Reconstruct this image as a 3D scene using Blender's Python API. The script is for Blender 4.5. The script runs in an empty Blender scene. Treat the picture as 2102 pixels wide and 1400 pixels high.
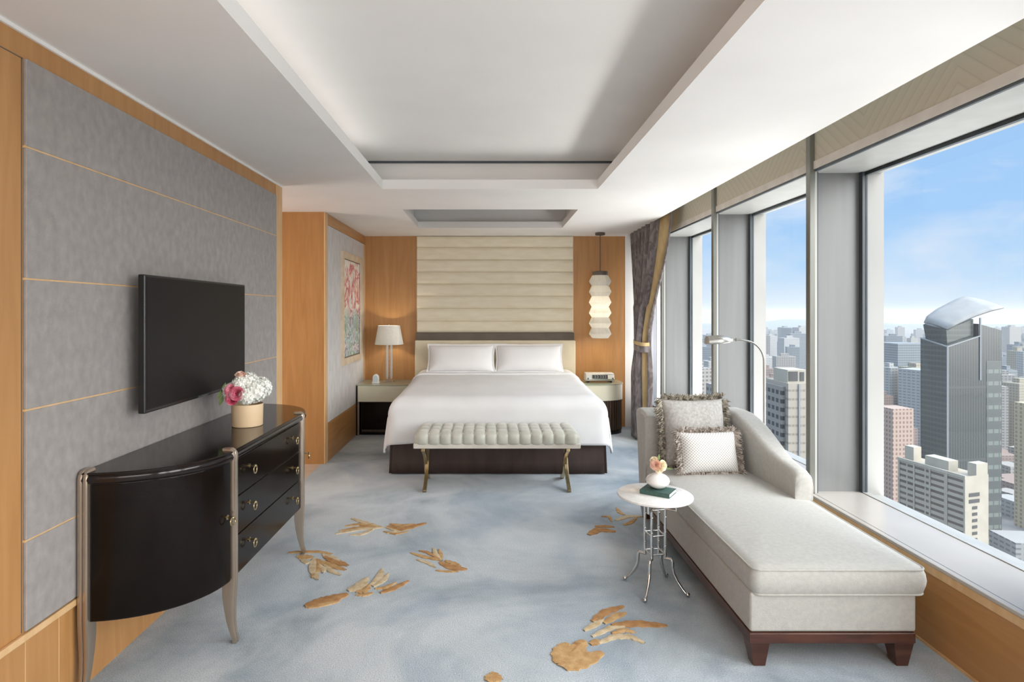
import bpy, bmesh, math, random
from mathutils import Vector, Matrix, noise
random.seed(7)
PI = math.pi
S = bpy.context.scene
COL = S.collection

# ------------------------------------------------------------------ camera
F = 1200.0            # focal length in pixels of the 2102 px wide frame
VX, VY = 1005.0, 639.0  # vanishing point of the room's depth lines
H = 1.5
cam_d = bpy.data.cameras.new('camera')
cam_d.sensor_width = 36.0
cam_d.lens = F / 2102 * 36.0
cam_d.shift_x = (1051 - VX) / 2102
cam_d.shift_y = -(700 - VY) / 2102
cam_d.clip_start = 0.05
cam_d.clip_end = 20000
cam = bpy.data.objects.new('camera', cam_d)
cam.location = (0, 0, H)
cam.rotation_euler = (PI / 2, 0, 0)
COL.objects.link(cam)
S.camera = cam

def W3(px, py, Y):
    """a point at distance Y seen at pixel (px,py) of the photograph"""
    return Vector(((px - VX) * Y / F, Y, H - (py - VY) * Y / F))

def FL(px, py):
    """a floor point"""
    Y = H * F / (py - VY)
    return Vector(((px - VX) * Y / F, Y, 0))

# ------------------------------------------------------------------ view / world / lights
S.view_settings.view_transform = 'Standard'
S.view_settings.look = 'None'
S.view_settings.gamma = 1.0
S.view_settings.exposure = 0.80
S.view_settings.use_curve_mapping = False
S.cycles.max_bounces = 10
S.cycles.diffuse_bounces = 8
S.cycles.glossy_bounces = 4
S.cycles.transmission_bounces = 6
S.cycles.transparent_max_bounces = 12
S.cycles.volume_bounces = 0
S.cycles.sample_clamp_indirect = 6.0
S.cycles.caustics_reflective = False
S.cycles.caustics_refractive = False
S.cycles.blur_glossy = 0.5

def nn(nt, kind, loc=(0, 0), **kw):
    n = nt.nodes.new(kind)
    for k, v in kw.items():
        if k.startswith('i_'):
            key = k[2:]
            n.inputs[int(key) if key.isdigit() else key.replace('_', ' ')].default_value = v
        else:
            setattr(n, k, v)
    return n

def ramp(nt, stops, interp='LINEAR'):
    r = nt.nodes.new('ShaderNodeValToRGB')
    r.color_ramp.interpolation = interp
    e = r.color_ramp.elements
    while len(e) < len(stops):
        e.new(0.5)
    for i, (p, c) in enumerate(stops):
        e[i].position = p
        e[i].color = (*c[:3], 1)
    return r

world = bpy.data.worlds.new('world')
S.world = world
world.use_nodes = True
nt = world.node_tree
nt.nodes.clear()
L = nt.links.new
tc = nn(nt, 'ShaderNodeTexCoord')
sep = nn(nt, 'ShaderNodeSeparateXYZ')
L(tc.outputs['Generated'], sep.inputs[0])
base = ramp(nt, [(0.0, (.46, .44, .40)), (0.478, (.46, .44, .40)), (0.483, (.45, .515, .57)), (0.503, (.44, .51, .57)), (0.525, (.30, .43, .58)), (0.57, (.225, .37, .575)), (0.68, (.195, .33, .53)), (1.0, (.36, .40, .46))])
mr = nn(nt, 'ShaderNodeMath', operation='MULTIPLY_ADD', i_1=.5, i_2=.5)
L(sep.outputs[2], mr.inputs[0])
L(mr.outputs[0], base.inputs[0])
mp = nn(nt, 'ShaderNodeMapping')
mp.inputs['Scale'].default_value = (1.6, 1.6, 4.5)
L(tc.outputs['Generated'], mp.inputs[0])
nz = nn(nt, 'ShaderNodeTexNoise', i_Scale=2.3, i_Detail=9.0, i_Roughness=.6, i_Distortion=.3)
L(mp.outputs[0], nz.inputs['Vector'])
cr = ramp(nt, [(.48, (0, 0, 0)), (.74, (1, 1, 1))])
L(nz.outputs[0], cr.inputs[0])
up = ramp(nt, [(.5, (.3, .3, .3)), (.515, (.75, .75, .75)), (.9, (.8, .8, .8))])
L(mr.outputs[0], up.inputs[0])
mm = nn(nt, 'ShaderNodeMath', operation='MULTIPLY')
L(cr.outputs[0], mm.inputs[0]); L(up.outputs[0], mm.inputs[1])
mix = nn(nt, 'ShaderNodeMix', data_type='RGBA')
mix.inputs['B'].default_value = (.49, .52, .58, 1)
L(mm.outputs[0], mix.inputs['Factor']); L(base.outputs[0], mix.inputs['A'])
# the high sky is far brighter than the strip above the horizon
hi = nn(nt, 'ShaderNodeMapRange')
hi.inputs['From Min'].default_value = .42; hi.inputs['From Max'].default_value = .62
hi.inputs['To Min'].default_value = 1.0; hi.inputs['To Max'].default_value = 3.2
L(sep.outputs[2], hi.inputs[0])
bg = nn(nt, 'ShaderNodeBackground')
L(mix.outputs['Result'], bg.inputs[0]); L(hi.outputs[0], bg.inputs[1])
wo = nn(nt, 'ShaderNodeOutputWorld')
L(bg.outputs[0], wo.inputs[0])

def light(name, kind, loc, rot, energy, color=(1, 1, 1), **kw):
    d = bpy.data.lights.new(name, kind)
    d.energy = energy
    d.color = color
    for k, v in kw.items():
        setattr(d, k, v)
    o = bpy.data.objects.new(name, d)
    o.location = loc
    o.rotation_euler = rot
    COL.objects.link(o)
    return o

def aim(o, d):
    o.rotation_euler = Vector(d).to_track_quat('-Z', 'Y').to_euler()

sun = light('sun', 'SUN', (30, -10, 30), (0, 0, 0), 4.6, (1.0, .965, .92), angle=math.radians(70))
aim(sun, (-.74, .47, -.46))
# added fill lamps in place of window light beside and behind the camera
d1 = light('window_fill_light', 'AREA', (1.93, -.3, 1.35), (0, 0, 0), 26, (1.0, .98, .96), shape='RECTANGLE', size=2.6, size_y=1.8)
aim(d1, (-1, .25, 0.0))
d2 = light('rear_fill_light', 'AREA', (0.1, -2.85, 1.55), (0, 0, 0), 40, (1.0, .965, .92), shape='RECTANGLE', size=3.0, size_y=1.7)  # unseen lamp added to brighten the bed end of the room
aim(d2, (0, 1, 0.03))

d3 = light('below_sill_fill_light', 'AREA', (3.2, 5.2, -.42), (0, 0, 0), 108, (1.0, .97, .93), shape='RECTANGLE', size=1.0, size_y=5.4)  # added lamp hidden below the sill line, brightens the ceiling from outside
d3.rotation_euler = (0, math.radians(180 - 25), 0)

d4 = light('hallway_fill_light', 'AREA', (-3.2, 4.95, 1.5), (0, 0, 0), 14, (1.0, .93, .86), shape='RECTANGLE', size=.9, size_y=1.8)  # unseen fill lamp added in the recess to lift the rear ceiling
aim(d4, (1, .12, .18))
d5 = light('cove_fill_light', 'AREA', (-1.0, 1.6, 2.60), (0, 0, 0), 1.3, (1.0, .95, .90), shape='RECTANGLE', size=.06, size_y=5.6)  # fill lamp added inside the cove to brighten the upper ceiling
d5.rotation_euler = (0, math.radians(180 + 50), 0)

# ------------------------------------------------------------------ materials
def mat(name, rgb, rough=.6, metal=0.0, spec=.5, coat=0.0, sheen=0.0):
    m = bpy.data.materials.new(name)
    m.use_nodes = True
    b = m.node_tree.nodes['Principled BSDF']
    b.inputs['Base Color'].default_value = (*rgb, 1)
    b.inputs['Roughness'].default_value = rough
    b.inputs['Metallic'].default_value = metal
    b.inputs['Specular IOR Level'].default_value = spec
    b.inputs['Coat Weight'].default_value = coat
    b.inputs['Coat Roughness'].default_value = .03
    b.inputs['Sheen Weight'].default_value = sheen
    return m

def noisy(name, a, b, scale=(1, 1, 1), nscale=8, detail=6, lo=.35, hi=.65, bump=0.0, bscale=None, rough=.6, coord='Object', dist=0.0, **kw):
    """a two-tone procedural material: noise between two colours, optional bump"""
    m = mat(name, a, rough, **kw)
    nt = m.node_tree
    B = nt.nodes['Principled BSDF']
    tc = nn(nt, 'ShaderNodeTexCoord')
    mp = nn(nt, 'ShaderNodeMapping')
    mp.inputs['Scale'].default_value = scale
    nt.links.new(tc.outputs[coord], mp.inputs[0])
    nz = nn(nt, 'ShaderNodeTexNoise', i_Scale=nscale, i_Detail=detail, i_Distortion=dist)
    nt.links.new(mp.outputs[0], nz.inputs['Vector'])
    r = ramp(nt, [(lo, a), (hi, b)])
    nt.links.new(nz.outputs[0], r.inputs[0])
    nt.links.new(r.outputs[0], B.inputs['Base Color'])
    if bump:
        n2 = nn(nt, 'ShaderNodeTexNoise', i_Scale=bscale or nscale, i_Detail=3.0)
        nt.links.new(mp.outputs[0], n2.inputs['Vector'])
        bp = nn(nt, 'ShaderNodeBump', i_Strength=bump, i_Distance=.004)
        nt.links.new(n2.outputs[0], bp.inputs['Height'])
        nt.links.new(bp.outputs[0], B.inputs['Normal'])
    return m

M = {}
M['wood'] = noisy('honey_wood', (.40, .195, .066), (.49, .258, .096), (6, 6, .55), 3.2, 8, .3, .7, rough=.38, dist=.8)
M['wood_h'] = noisy('honey_wood_lengthwise', (.40, .195, .066), (.49, .258, .096), (6, .55, 6), 3.2, 8, .3, .7, rough=.38, dist=.8)
M['wood_pale'] = noisy('pale_wood_batten', (.60, .38, .18), (.68, .45, .24), (5, 5, 1), 4, 5, rough=.45)
M['fabric'] = noisy('grey_wall_fabric', (.262, .240, .228), (.34, .314, .30), (2.2, 3, 2.2), 9, 14, .3, .72, bump=.5, bscale=120, rough=.9, sheen=.2)
M['fabric_pale'] = noisy('pale_grey_wall_fabric', (.50, .48, .47), (.60, .58, .57), (1, 3, 1.4), 6, 10, .3, .7, rough=.9)
M['ceiling'] = noisy('ceiling_paint', (.80, .785, .765), (.83, .815, .795), (1, 1, 1), 2, 2, rough=.85)
M['paint'] = noisy('white_paint', (.80, .79, .77), (.84, .83, .81), (1, 1, 1), 2, 2, rough=.7)
M['stone'] = noisy('beige_stone', (.55, .47, .38), (.68, .60, .50), (1, 1, 1), 3, 6, rough=.25)
M['sill'] = noisy('white_stone', (.42, .395, .36), (.455, .425, .39), (1, 1, 1), 3, 6, rough=.22)
M['valance'] = mat('woven_beige_shade', (.5, .46, .37), .85)
M['alu'] = noisy('grey_aluminium', (.18, .183, .182), (.20, .203, .202), (8, 8, .4), 2, 4, rough=.42, metal=.25)
M['alu_pale'] = noisy('pale_aluminium', (.40, .40, .38), (.44, .44, .42), (4, 4, .4), 2, 4, rough=.4, metal=.1)
M['alu_bronze'] = noisy('bronze_aluminium', (.17, .17, .15), (.22, .22, .20), (4, 4, .4), 2, 4, rough=.35, metal=.6)
M['frame_dark'] = noisy('dark_window_gasket', (.045, .055, .065), (.065, .08, .09), (4, 4, 1), 2, 4, rough=.4)
M['lacquer'] = noisy('dark_lacquer', (.006, .0035, .003), (.010, .006, .005), (1, 1, 3), 2, 5, rough=.13, spec=.42)
M['lacquer2'] = noisy('dark_lacquer_front', (.0045, .003, .0022), (.008, .005, .004), (1, 1, 3), 2, 5, rough=.15, spec=.2)
M['bronze'] = noisy('champagne_bronze', (.42, .34, .27), (.50, .42, .34), (3, 3, .5), 5, 4, rough=.27, metal=.85)
M['brass'] = noisy('aged_brass', (.42, .33, .18), (.56, .45, .27), (3, 3, 3), 6, 4, rough=.25, metal=1.0)
M['chrome'] = noisy('chrome', (.62, .62, .61), (.70, .70, .69), (3, 3, 3), 6, 3, rough=.13, metal=1.0)
M['nickel'] = noisy('brushed_nickel', (.40, .39, .37), (.48, .47, .44), (3, 3, .5), 6, 3, rough=.32, metal=.9)
M['tv'] = noisy('black_tv_plastic', (.008, .008, .008), (.012, .012, .012), (1, 1, 1), 4, 3, rough=.3)
M['screen'] = noisy('dark_tv_screen', (.008, .007, .0065), (.010, .009, .0085), (1, 1, 1), 2, 2, rough=.45, spec=.2)
M['linen'] = noisy('white_bed_linen', (.69, .70, .715), (.735, .745, .76), (1, 1, 1), 3, 4, bump=.25, bscale=7, rough=.8, sheen=.15)
M['pillow'] = noisy('white_pillow_cotton', (.84, .84, .85), (.88, .88, .885), (1, 1, 1), 4, 4, bump=.3, bscale=9, rough=.8)
M['skirt'] = noisy('dark_brown_skirt', (.042, .026, .021), (.060, .038, .031), (2, 2, .5), 6, 5, rough=.7)
M['cream_pad'] = noisy('cream_wall_upholstery', (.77, .70, .54), (.83, .765, .61), (1, 1, 4), 5, 6, bump=.2, bscale=90, rough=.7)
M['cream_head'] = noisy('cream_headboard', (.68, .61, .46), (.74, .67, .52), (1, 1, 1), 5, 6, bump=.2, bscale=90, rough=.7)
M['taupe_band'] = noisy('taupe_band', (.11, .088, .068), (.14, .11, .088), (1, 1, 1), 5, 4, rough=.5)
M['bench'] = noisy('silver_green_bench_velvet', (.40, .40, .345), (.52, .52, .46), (1, 1, 1), 4, 6, bump=.2, bscale=120, rough=.55, sheen=.4)
M['bench_band'] = noisy('cream_bench_band', (.58, .54, .48), (.66, .62, .56), (1, 1, 1), 8, 5, rough=.7)
M['sofa'] = noisy('oatmeal_linen', (.40, .395, .368), (.46, .455, .425), (1, 1, 1), 55, 8, .3, .7, bump=.35, bscale=260, rough=.85, sheen=.15)
M['redwood'] = noisy('reddish_brown_wood', (.050, .017, .010), (.095, .035, .020), (1, .7, 7), 5, 7, rough=.3, coat=.2)
M['cush'] = noisy('grey_herringbone_weave', (.37, .36, .345), (.54, .53, .51), (1, 1, 1), 60, 8, .3, .7, bump=.4, bscale=160, rough=.85)
M['fringe'] = noisy('mixed_fringe_yarn', (.12, .105, .08), (.56, .52, .43), (1, 1, 1), 38, 3, .38, .6, rough=.9)
M['fringe2'] = noisy('taupe_fringe_yarn', (.20, .165, .14), (.56, .50, .45), (1, 1, 1), 38, 3, .36, .6, rough=.9)
M['ivory'] = noisy('ivory_lacquer', (.70, .66, .50), (.74, .70, .54), (1, 1, 1), 3, 3, rough=.35)
M['darkwood'] = noisy('dark_fluted_wood', (.045, .026, .016), (.085, .052, .032), (8, 8, .5), 4, 5, rough=.4)
M['fin'] = noisy('white_outer_cladding', (.33, .325, .31), (.36, .355, .34), (1, 1, 1), 2, 2, rough=.7)
M['shade_w'] = noisy('white_lamp_fabric', (.82, .81, .79), (.86, .85, .83), (1, 1, 1), 90, 3, rough=.85)
M['paper'] = noisy('white_lantern_paper', (.84, .82, .74), (.88, .86, .78), (1, 1, 1), 20, 3, rough=.75)
M['porcelain'] = noisy('white_porcelain', (.84, .84, .83), (.87, .87, .86), (1, 1, 1), 3, 2, rough=.18, coat=.5)
M['marble'] = noisy('white_marble', (.78, .78, .77), (.88, .88, .86), (1, 1, 1), 7, 9, .42, .55, rough=.2, dist=1.5)
M['vase_tan'] = noisy('sand_coloured_vase', (.66, .49, .30), (.70, .53, .34), (1, 1, 1), 3, 3, rough=.5)
M['book_g'] = noisy('dark_green_cloth', (.035, .085, .072), (.055, .125, .105), (1, 1, 1), 60, 4, rough=.6)
M['pages'] = noisy('book_pages', (.76, .75, .72), (.84, .83, .80), (1, 1, 60), 8, 3, rough=.8)
M['petal_w'] = noisy('white_petals', (.82, .84, .78), (.90, .90, .86), (1, 1, 1), 30, 3, rough=.7)
M['petal_p'] = noisy('pink_petals', (.62, .07, .16), (.85, .38, .46), (1, 1, 1), 26, 3, rough=.6)
M['petal_b'] = noisy('blush_petals', (.80, .52, .42), (.86, .66, .54), (1, 1, 1), 26, 3, rough=.6)
M['petal_c'] = noisy('cream_petals', (.84, .74, .56), (.90, .82, .66), (1, 1, 1), 26, 3, rough=.6)
M['leaf'] = noisy('green_leaf', (.10, .18, .05), (.26, .35, .13), (1, 1, 1), 12, 3, rough=.5)
M['drape_gold'] = noisy('gold_drape_border', (.42, .30, .14), (.52, .38, .19), (1, 1, .4), 14, 4, rough=.7)
M['drape'] = noisy('taupe_patterned_drape', (.105, .085, .083), (.215, .19, .19), (2.0, 2.0, .8), 9, 6, .42, .62, rough=.55, sheen=.2, dist=1.2)
M['lid'] = noisy('silver_plastic', (.55, .56, .54), (.62, .63, .61), (1, 1, 1), 8, 3, rough=.35)
M['lcd'] = noisy('dark_display', (.05, .055, .055), (.07, .075, .075), (1, 1, 1), 8, 3, rough=.2)
M['lcdseg'] = mat('pale_display_digits', (.45, .48, .46), .4)
M['bluegrey'] = noisy('pale_blue_dial', (.55, .64, .70), (.62, .70, .76), (1, 1, 1), 8, 3, rough=.3)

def glass(name, tint, gl=.06, tr=1.0, rough=0.0):
    m = bpy.data.materials.new(name)
    m.use_nodes = True
    nt = m.node_tree
    nt.nodes.clear()
    o = nn(nt, 'ShaderNodeOutputMaterial')
    t = nn(nt, 'ShaderNodeBsdfTransparent')
    t.inputs[0].default_value = (*tint, 1)
    g = nn(nt, 'ShaderNodeBsdfGlossy')
    g.inputs['Roughness'].default_value = rough
    mx = nn(nt, 'ShaderNodeMixShader')
    mx.inputs[0].default_value = gl
    nt.links.new(t.outputs[0], mx.inputs[1]); nt.links.new(g.outputs[0], mx.inputs[2])
    nt.links.new(mx.outputs[0], o.inputs[0])
    return m
M['glass'] = glass('window_glass', (.985, .99, .985), .015)
M['glass_top'] = noisy('green_tinted_glass', (.36, .40, .30), (.40, .44, .34), (1, 1, 1), 3, 2, rough=.08)
m = mat('crystal', (.95, .97, .96), .04)
m.node_tree.nodes['Principled BSDF'].inputs['Transmission Weight'].default_value = .6
m.node_tree.nodes['Principled BSDF'].inputs['IOR'].default_value = 1.35
M['crystal'] = m
# translucent sheer
m = bpy.data.materials.new('white_sheer'); m.use_nodes = True
nt = m.node_tree; nt.nodes.clear()
o = nn(nt, 'ShaderNodeOutputMaterial'); tl = nn(nt, 'ShaderNodeBsdfTranslucent'); tl.inputs[0].default_value = (.88, .88, .9, 1)
df = nn(nt, 'ShaderNodeBsdfDiffuse'); df.inputs[0].default_value = (.85, .85, .87, 1)
mx = nn(nt, 'ShaderNodeMixShader', i_0=.45)
wv = nn(nt, 'ShaderNodeTexNoise', i_Scale=300.0); 
nt.links.new(tl.outputs[0], mx.inputs[1]); nt.links.new(df.outputs[0], mx.inputs[2]); nt.links.new(mx.outputs[0], o.inputs[0])
M['sheer'] = m
def translucent(name, c, f=.45):
    m = bpy.data.materials.new(name); m.use_nodes = True
    nt = m.node_tree; nt.nodes.clear()
    o = nn(nt, 'ShaderNodeOutputMaterial'); tl = nn(nt, 'ShaderNodeBsdfTranslucent'); df = nn(nt, 'ShaderNodeBsdfDiffuse')
    tc = nn(nt, 'ShaderNodeTexCoord'); n_ = nn(nt, 'ShaderNodeTexNoise', i_Scale=60.0)
    nt.links.new(tc.outputs['Object'], n_.inputs['Vector'])
    r = ramp(nt, [(.3, tuple(v * .95 for v in c)), (.7, c)]); nt.links.new(n_.outputs[0], r.inputs[0])
    nt.links.new(r.outputs[0], tl.inputs[0]); nt.links.new(r.outputs[0], df.inputs[0])
    mx = nn(nt, 'ShaderNodeMixShader', i_0=1 - f)
    nt.links.new(tl.outputs[0], mx.inputs[1]); nt.links.new(df.outputs[0], mx.inputs[2]); nt.links.new(mx.outputs[0], o.inputs[0])
    return m
M['shade_t'] = translucent('white_shade_fabric', (.84, .83, .80), .35)
M['paper_t'] = translucent('white_pleated_paper', (.86, .84, .77), .35)

# valance: faint diagonal stripes meeting in broad chevrons
m = M['valance']; nt = m.node_tree; B = nt.nodes['Principled BSDF']
tc = nn(nt, 'ShaderNodeTexCoord'); sp = nn(nt, 'ShaderNodeSeparateXYZ'); nt.links.new(tc.outputs['Object'], sp.inputs[0])
pp = nn(nt, 'ShaderNodeMath', operation='PINGPONG', i_1=.62); nt.links.new(sp.outputs[1], pp.inputs[0])
ma = nn(nt, 'ShaderNodeMath', operation='MULTIPLY_ADD', i_1=1.1); nt.links.new(sp.outputs[2], ma.inputs[0]); nt.links.new(pp.outputs[0], ma.inputs[2])
ms = nn(nt, 'ShaderNodeMath', operation='MULTIPLY', i_1=13.0); nt.links.new(ma.outputs[0], ms.inputs[0])
fr = nn(nt, 'ShaderNodeMath', operation='FRACT'); nt.links.new(ms.outputs[0], fr.inputs[0])
rp = ramp(nt, [(0, (.45, .415, .325)), (.12, (.53, .49, .39)), (.8, (.56, .52, .42)), (1, (.53, .49, .385))]); nt.links.new(fr.outputs[0], rp.inputs[0])
nt.links.new(rp.outputs[0], B.inputs['Base Color'])

# carpet: blue-grey cut pile with cloudy darker and lighter patches
m = mat('blue_grey_carpet', (.3, .4, .5), .95, spec=.1, sheen=.15); M['carpet'] = m
nt = m.node_tree; B = nt.nodes['Principled BSDF']; tc = nn(nt, 'ShaderNodeTexCoord')
n1 = nn(nt, 'ShaderNodeTexNoise', i_Scale=.75, i_Detail=5.0, i_Roughness=.62, i_Distortion=.5); nt.links.new(tc.outputs['Object'], n1.inputs['Vector'])
r1 = ramp(nt, [(.34, (.27, .325, .375)), (.43, (.42, .485, .535)), (.53, (.55, .61, .655)), (.7, (.66, .705, .73))]); nt.links.new(n1.outputs[0], r1.inputs[0])
n2 = nn(nt, 'ShaderNodeTexNoise', i_Scale=170.0, i_Detail=3.0); nt.links.new(tc.outputs['Object'], n2.inputs['Vector'])
r2 = ramp(nt, [(.3, (.78, .78, .78)), (.7, (1.12, 1.12, 1.12))]); nt.links.new(n2.outputs[0], r2.inputs[0])
mx = nn(nt, 'ShaderNodeMix', data_type='RGBA', blend_type='MULTIPLY'); mx.inputs['Factor'].default_value = 1
n3 = nn(nt, 'ShaderNodeTexNoise', i_Scale=1.25, i_Detail=5.0, i_Roughness=.55, i_Distortion=.9); nt.links.new(tc.outputs['Object'], n3.inputs['Vector'])
r3 = ramp(nt, [(.34, (.72, .78, .84)), (.52, (1, 1, 1))]); nt.links.new(n3.outputs[0], r3.inputs[0])
m3 = nn(nt, 'ShaderNodeMix', data_type='RGBA', blend_type='MULTIPLY'); m3.inputs['Factor'].default_value = 1
nt.links.new(r1.outputs[0], m3.inputs['A']); nt.links.new(r3.outputs[0], m3.inputs['B'])
nt.links.new(m3.outputs['Result'], mx.inputs['A']); nt.links.new(r2.outputs[0], mx.inputs['B']); nt.links.new(mx.outputs['Result'], B.inputs['Base Color'])
bp = nn(nt, 'ShaderNodeBump', i_Strength=.6, i_Distance=.006); nt.links.new(n2.outputs[0], bp.inputs['Height']); nt.links.new(bp.outputs[0], B.inputs['Normal'])
M['pile_tan'] = noisy('tan_pile', (.44, .26, .115), (.60, .40, .20), (1, 1, 1), 24, 5, rough=.95, bump=.6, bscale=150, spec=.1)
M['pile_rust'] = noisy('rust_pile', (.38, .20, .085), (.52, .30, .14), (1, 1, 1), 24, 5, rough=.95, bump=.6, bscale=150, spec=.1)
M['pile_cream'] = noisy('cream_pile', (.52, .40, .24), (.68, .57, .40), (1, 1, 1), 24, 5, rough=.95, bump=.6, bscale=150, spec=.1)

# lumbar cushion: small repeating diamonds on white
m = mat('white_dotted_weave', (.8, .8, .8), .85); M['cush_dot'] = m
nt = m.node_tree; B = nt.nodes['Principled BSDF']; tc = nn(nt, 'ShaderNodeTexCoord')
mp = nn(nt, 'ShaderNodeMapping'); mp.inputs['Rotation'].default_value = (0, PI / 4, 0); mp.inputs['Scale'].default_value = (78, 0, 78); nt.links.new(tc.outputs['Object'], mp.inputs[0])
ck = nn(nt, 'ShaderNodeTexVoronoi', i_Scale=1.0, i_Randomness=0.0); nt.links.new(mp.outputs[0], ck.inputs['Vector'])
r1 = ramp(nt, [(.0, (.34, .33, .31)), (.22, (.40, .39, .37)), (.36, (.74, .73, .71)), (1, (.78, .77, .75))]); nt.links.new(ck.outputs['Distance'], r1.inputs[0])
nt.links.new(r1.outputs[0], B.inputs['Base Color'])

# flower painting
m = mat('flower_painting', (.8, .8, .8), .5); M['art'] = m
nt = m.node_tree; B = nt.nodes['Principled BSDF']; tc = nn(nt, 'ShaderNodeTexCoord')
mp = nn(nt, 'ShaderNodeMapping'); mp.inputs['Scale'].default_value = (1, 1.0, .75); nt.links.new(tc.outputs['Object'], mp.inputs[0])
n1 = nn(nt, 'ShaderNodeTexNoise', i_Scale=6.0, i_Detail=3.0, i_Distortion=1.2); nt.links.new(mp.outputs[0], n1.inputs['Vector'])
pk = ramp(nt, [(.30, (.42, .40, .52)), (.38, (.80, .78, .72)), (.46, (.84, .80, .72)), (.52, (.72, .32, .30)), (.56, (.42, .07, .10)), (.60, (.80, .45, .40)), (.68, (.80, .76, .55))]); nt.links.new(n1.outputs[0], pk.inputs[0])
gr = ramp(nt, [(.30, (.78, .76, .72)), (.40, (.16, .28, .14)), (.45, (.72, .76, .70)), (.50, (.40, .62, .58)), (.56, (.25, .16, .22)), (.60, (.75, .78, .75)), (.70, (.60, .30, .34))]); nt.links.new(n1.outputs[0], gr.inputs[0])
sp = nn(nt, 'ShaderNodeSeparateXYZ'); nt.links.new(tc.outputs['Object'], sp.inputs[0])
mrg = nn(nt, 'ShaderNodeMapRange'); mrg.inputs['From Min'].default_value = -.10; mrg.inputs['From Max'].default_value = .02; nt.links.new(sp.outputs[2], mrg.inputs[0])
mx = nn(nt, 'ShaderNodeMix', data_type='RGBA'); nt.links.new(mrg.outputs[0], mx.inputs['Factor']); nt.links.new(gr.outputs[0], mx.inputs['A']); nt.links.new(pk.outputs[0], mx.inputs['B'])
nt.links.new(mx.outputs['Result'], B.inputs['Base Color'])

def facade(name, wall, win, fh=3.2, fw=3.0, hr=.5, wr=.6, rough=.7, axis=0, coat=0):
    """building skin: rows of windows repeated by storey and bay"""
    wall = tuple(c * .48 for c in wall); win = tuple(c * .42 for c in win)
    m = mat(name, wall, rough, coat=coat)
    nt = m.node_tree; B = nt.nodes['Principled BSDF']; Lk = nt.links.new
    tc = nn(nt, 'ShaderNodeTexCoord'); sp = nn(nt, 'ShaderNodeSeparateXYZ'); Lk(tc.outputs['Object'], sp.inputs[0])
    a = nn(nt, 'ShaderNodeMath', operation='ADD'); Lk(sp.outputs[0], a.inputs[0]); Lk(sp.outputs[1], a.inputs[1])
    res = []
    for src, per, rat in ((sp.outputs[2], fh, hr), (a.outputs[0], fw, wr)):
        d = nn(nt, 'ShaderNodeMath', operation='DIVIDE', i_1=per); Lk(src, d.inputs[0])
        f = nn(nt, 'ShaderNodeMath', operation='FRACT'); Lk(d.outputs[0], f.inputs[0])
        l = nn(nt, 'ShaderNodeMath', operation='LESS_THAN', i_1=rat); Lk(f.outputs[0], l.inputs[0])
        res.append(l)
    mu = nn(nt, 'ShaderNodeMath', operation='MULTIPLY'); Lk(res[0].outputs[0], mu.inputs[0]); Lk(res[1].outputs[0], mu.inputs[1])
    ge = nn(nt, 'ShaderNodeNewGeometry'); s2 = nn(nt, 'ShaderNodeSeparateXYZ'); Lk(ge.outputs['Normal'], s2.inputs[0])
    up = nn(nt, 'ShaderNodeMath', operation='LESS_THAN', i_1=.5); Lk(s2.outputs[2], up.inputs[0])
    m2 = nn(nt, 'ShaderNodeMath', operation='MULTIPLY'); Lk(mu.outputs[0], m2.inputs[0]); Lk(up.outputs[0], m2.inputs[1])
    mx = nn(nt, 'ShaderNodeMix', data_type='RGBA'); mx.inputs['A'].default_value = (*wall, 1); mx.inputs['B'].default_value = (*win, 1)
    Lk(m2.outputs[0], mx.inputs['Factor']); Lk(mx.outputs['Result'], B.inputs['Base Color'])
    return m

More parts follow.
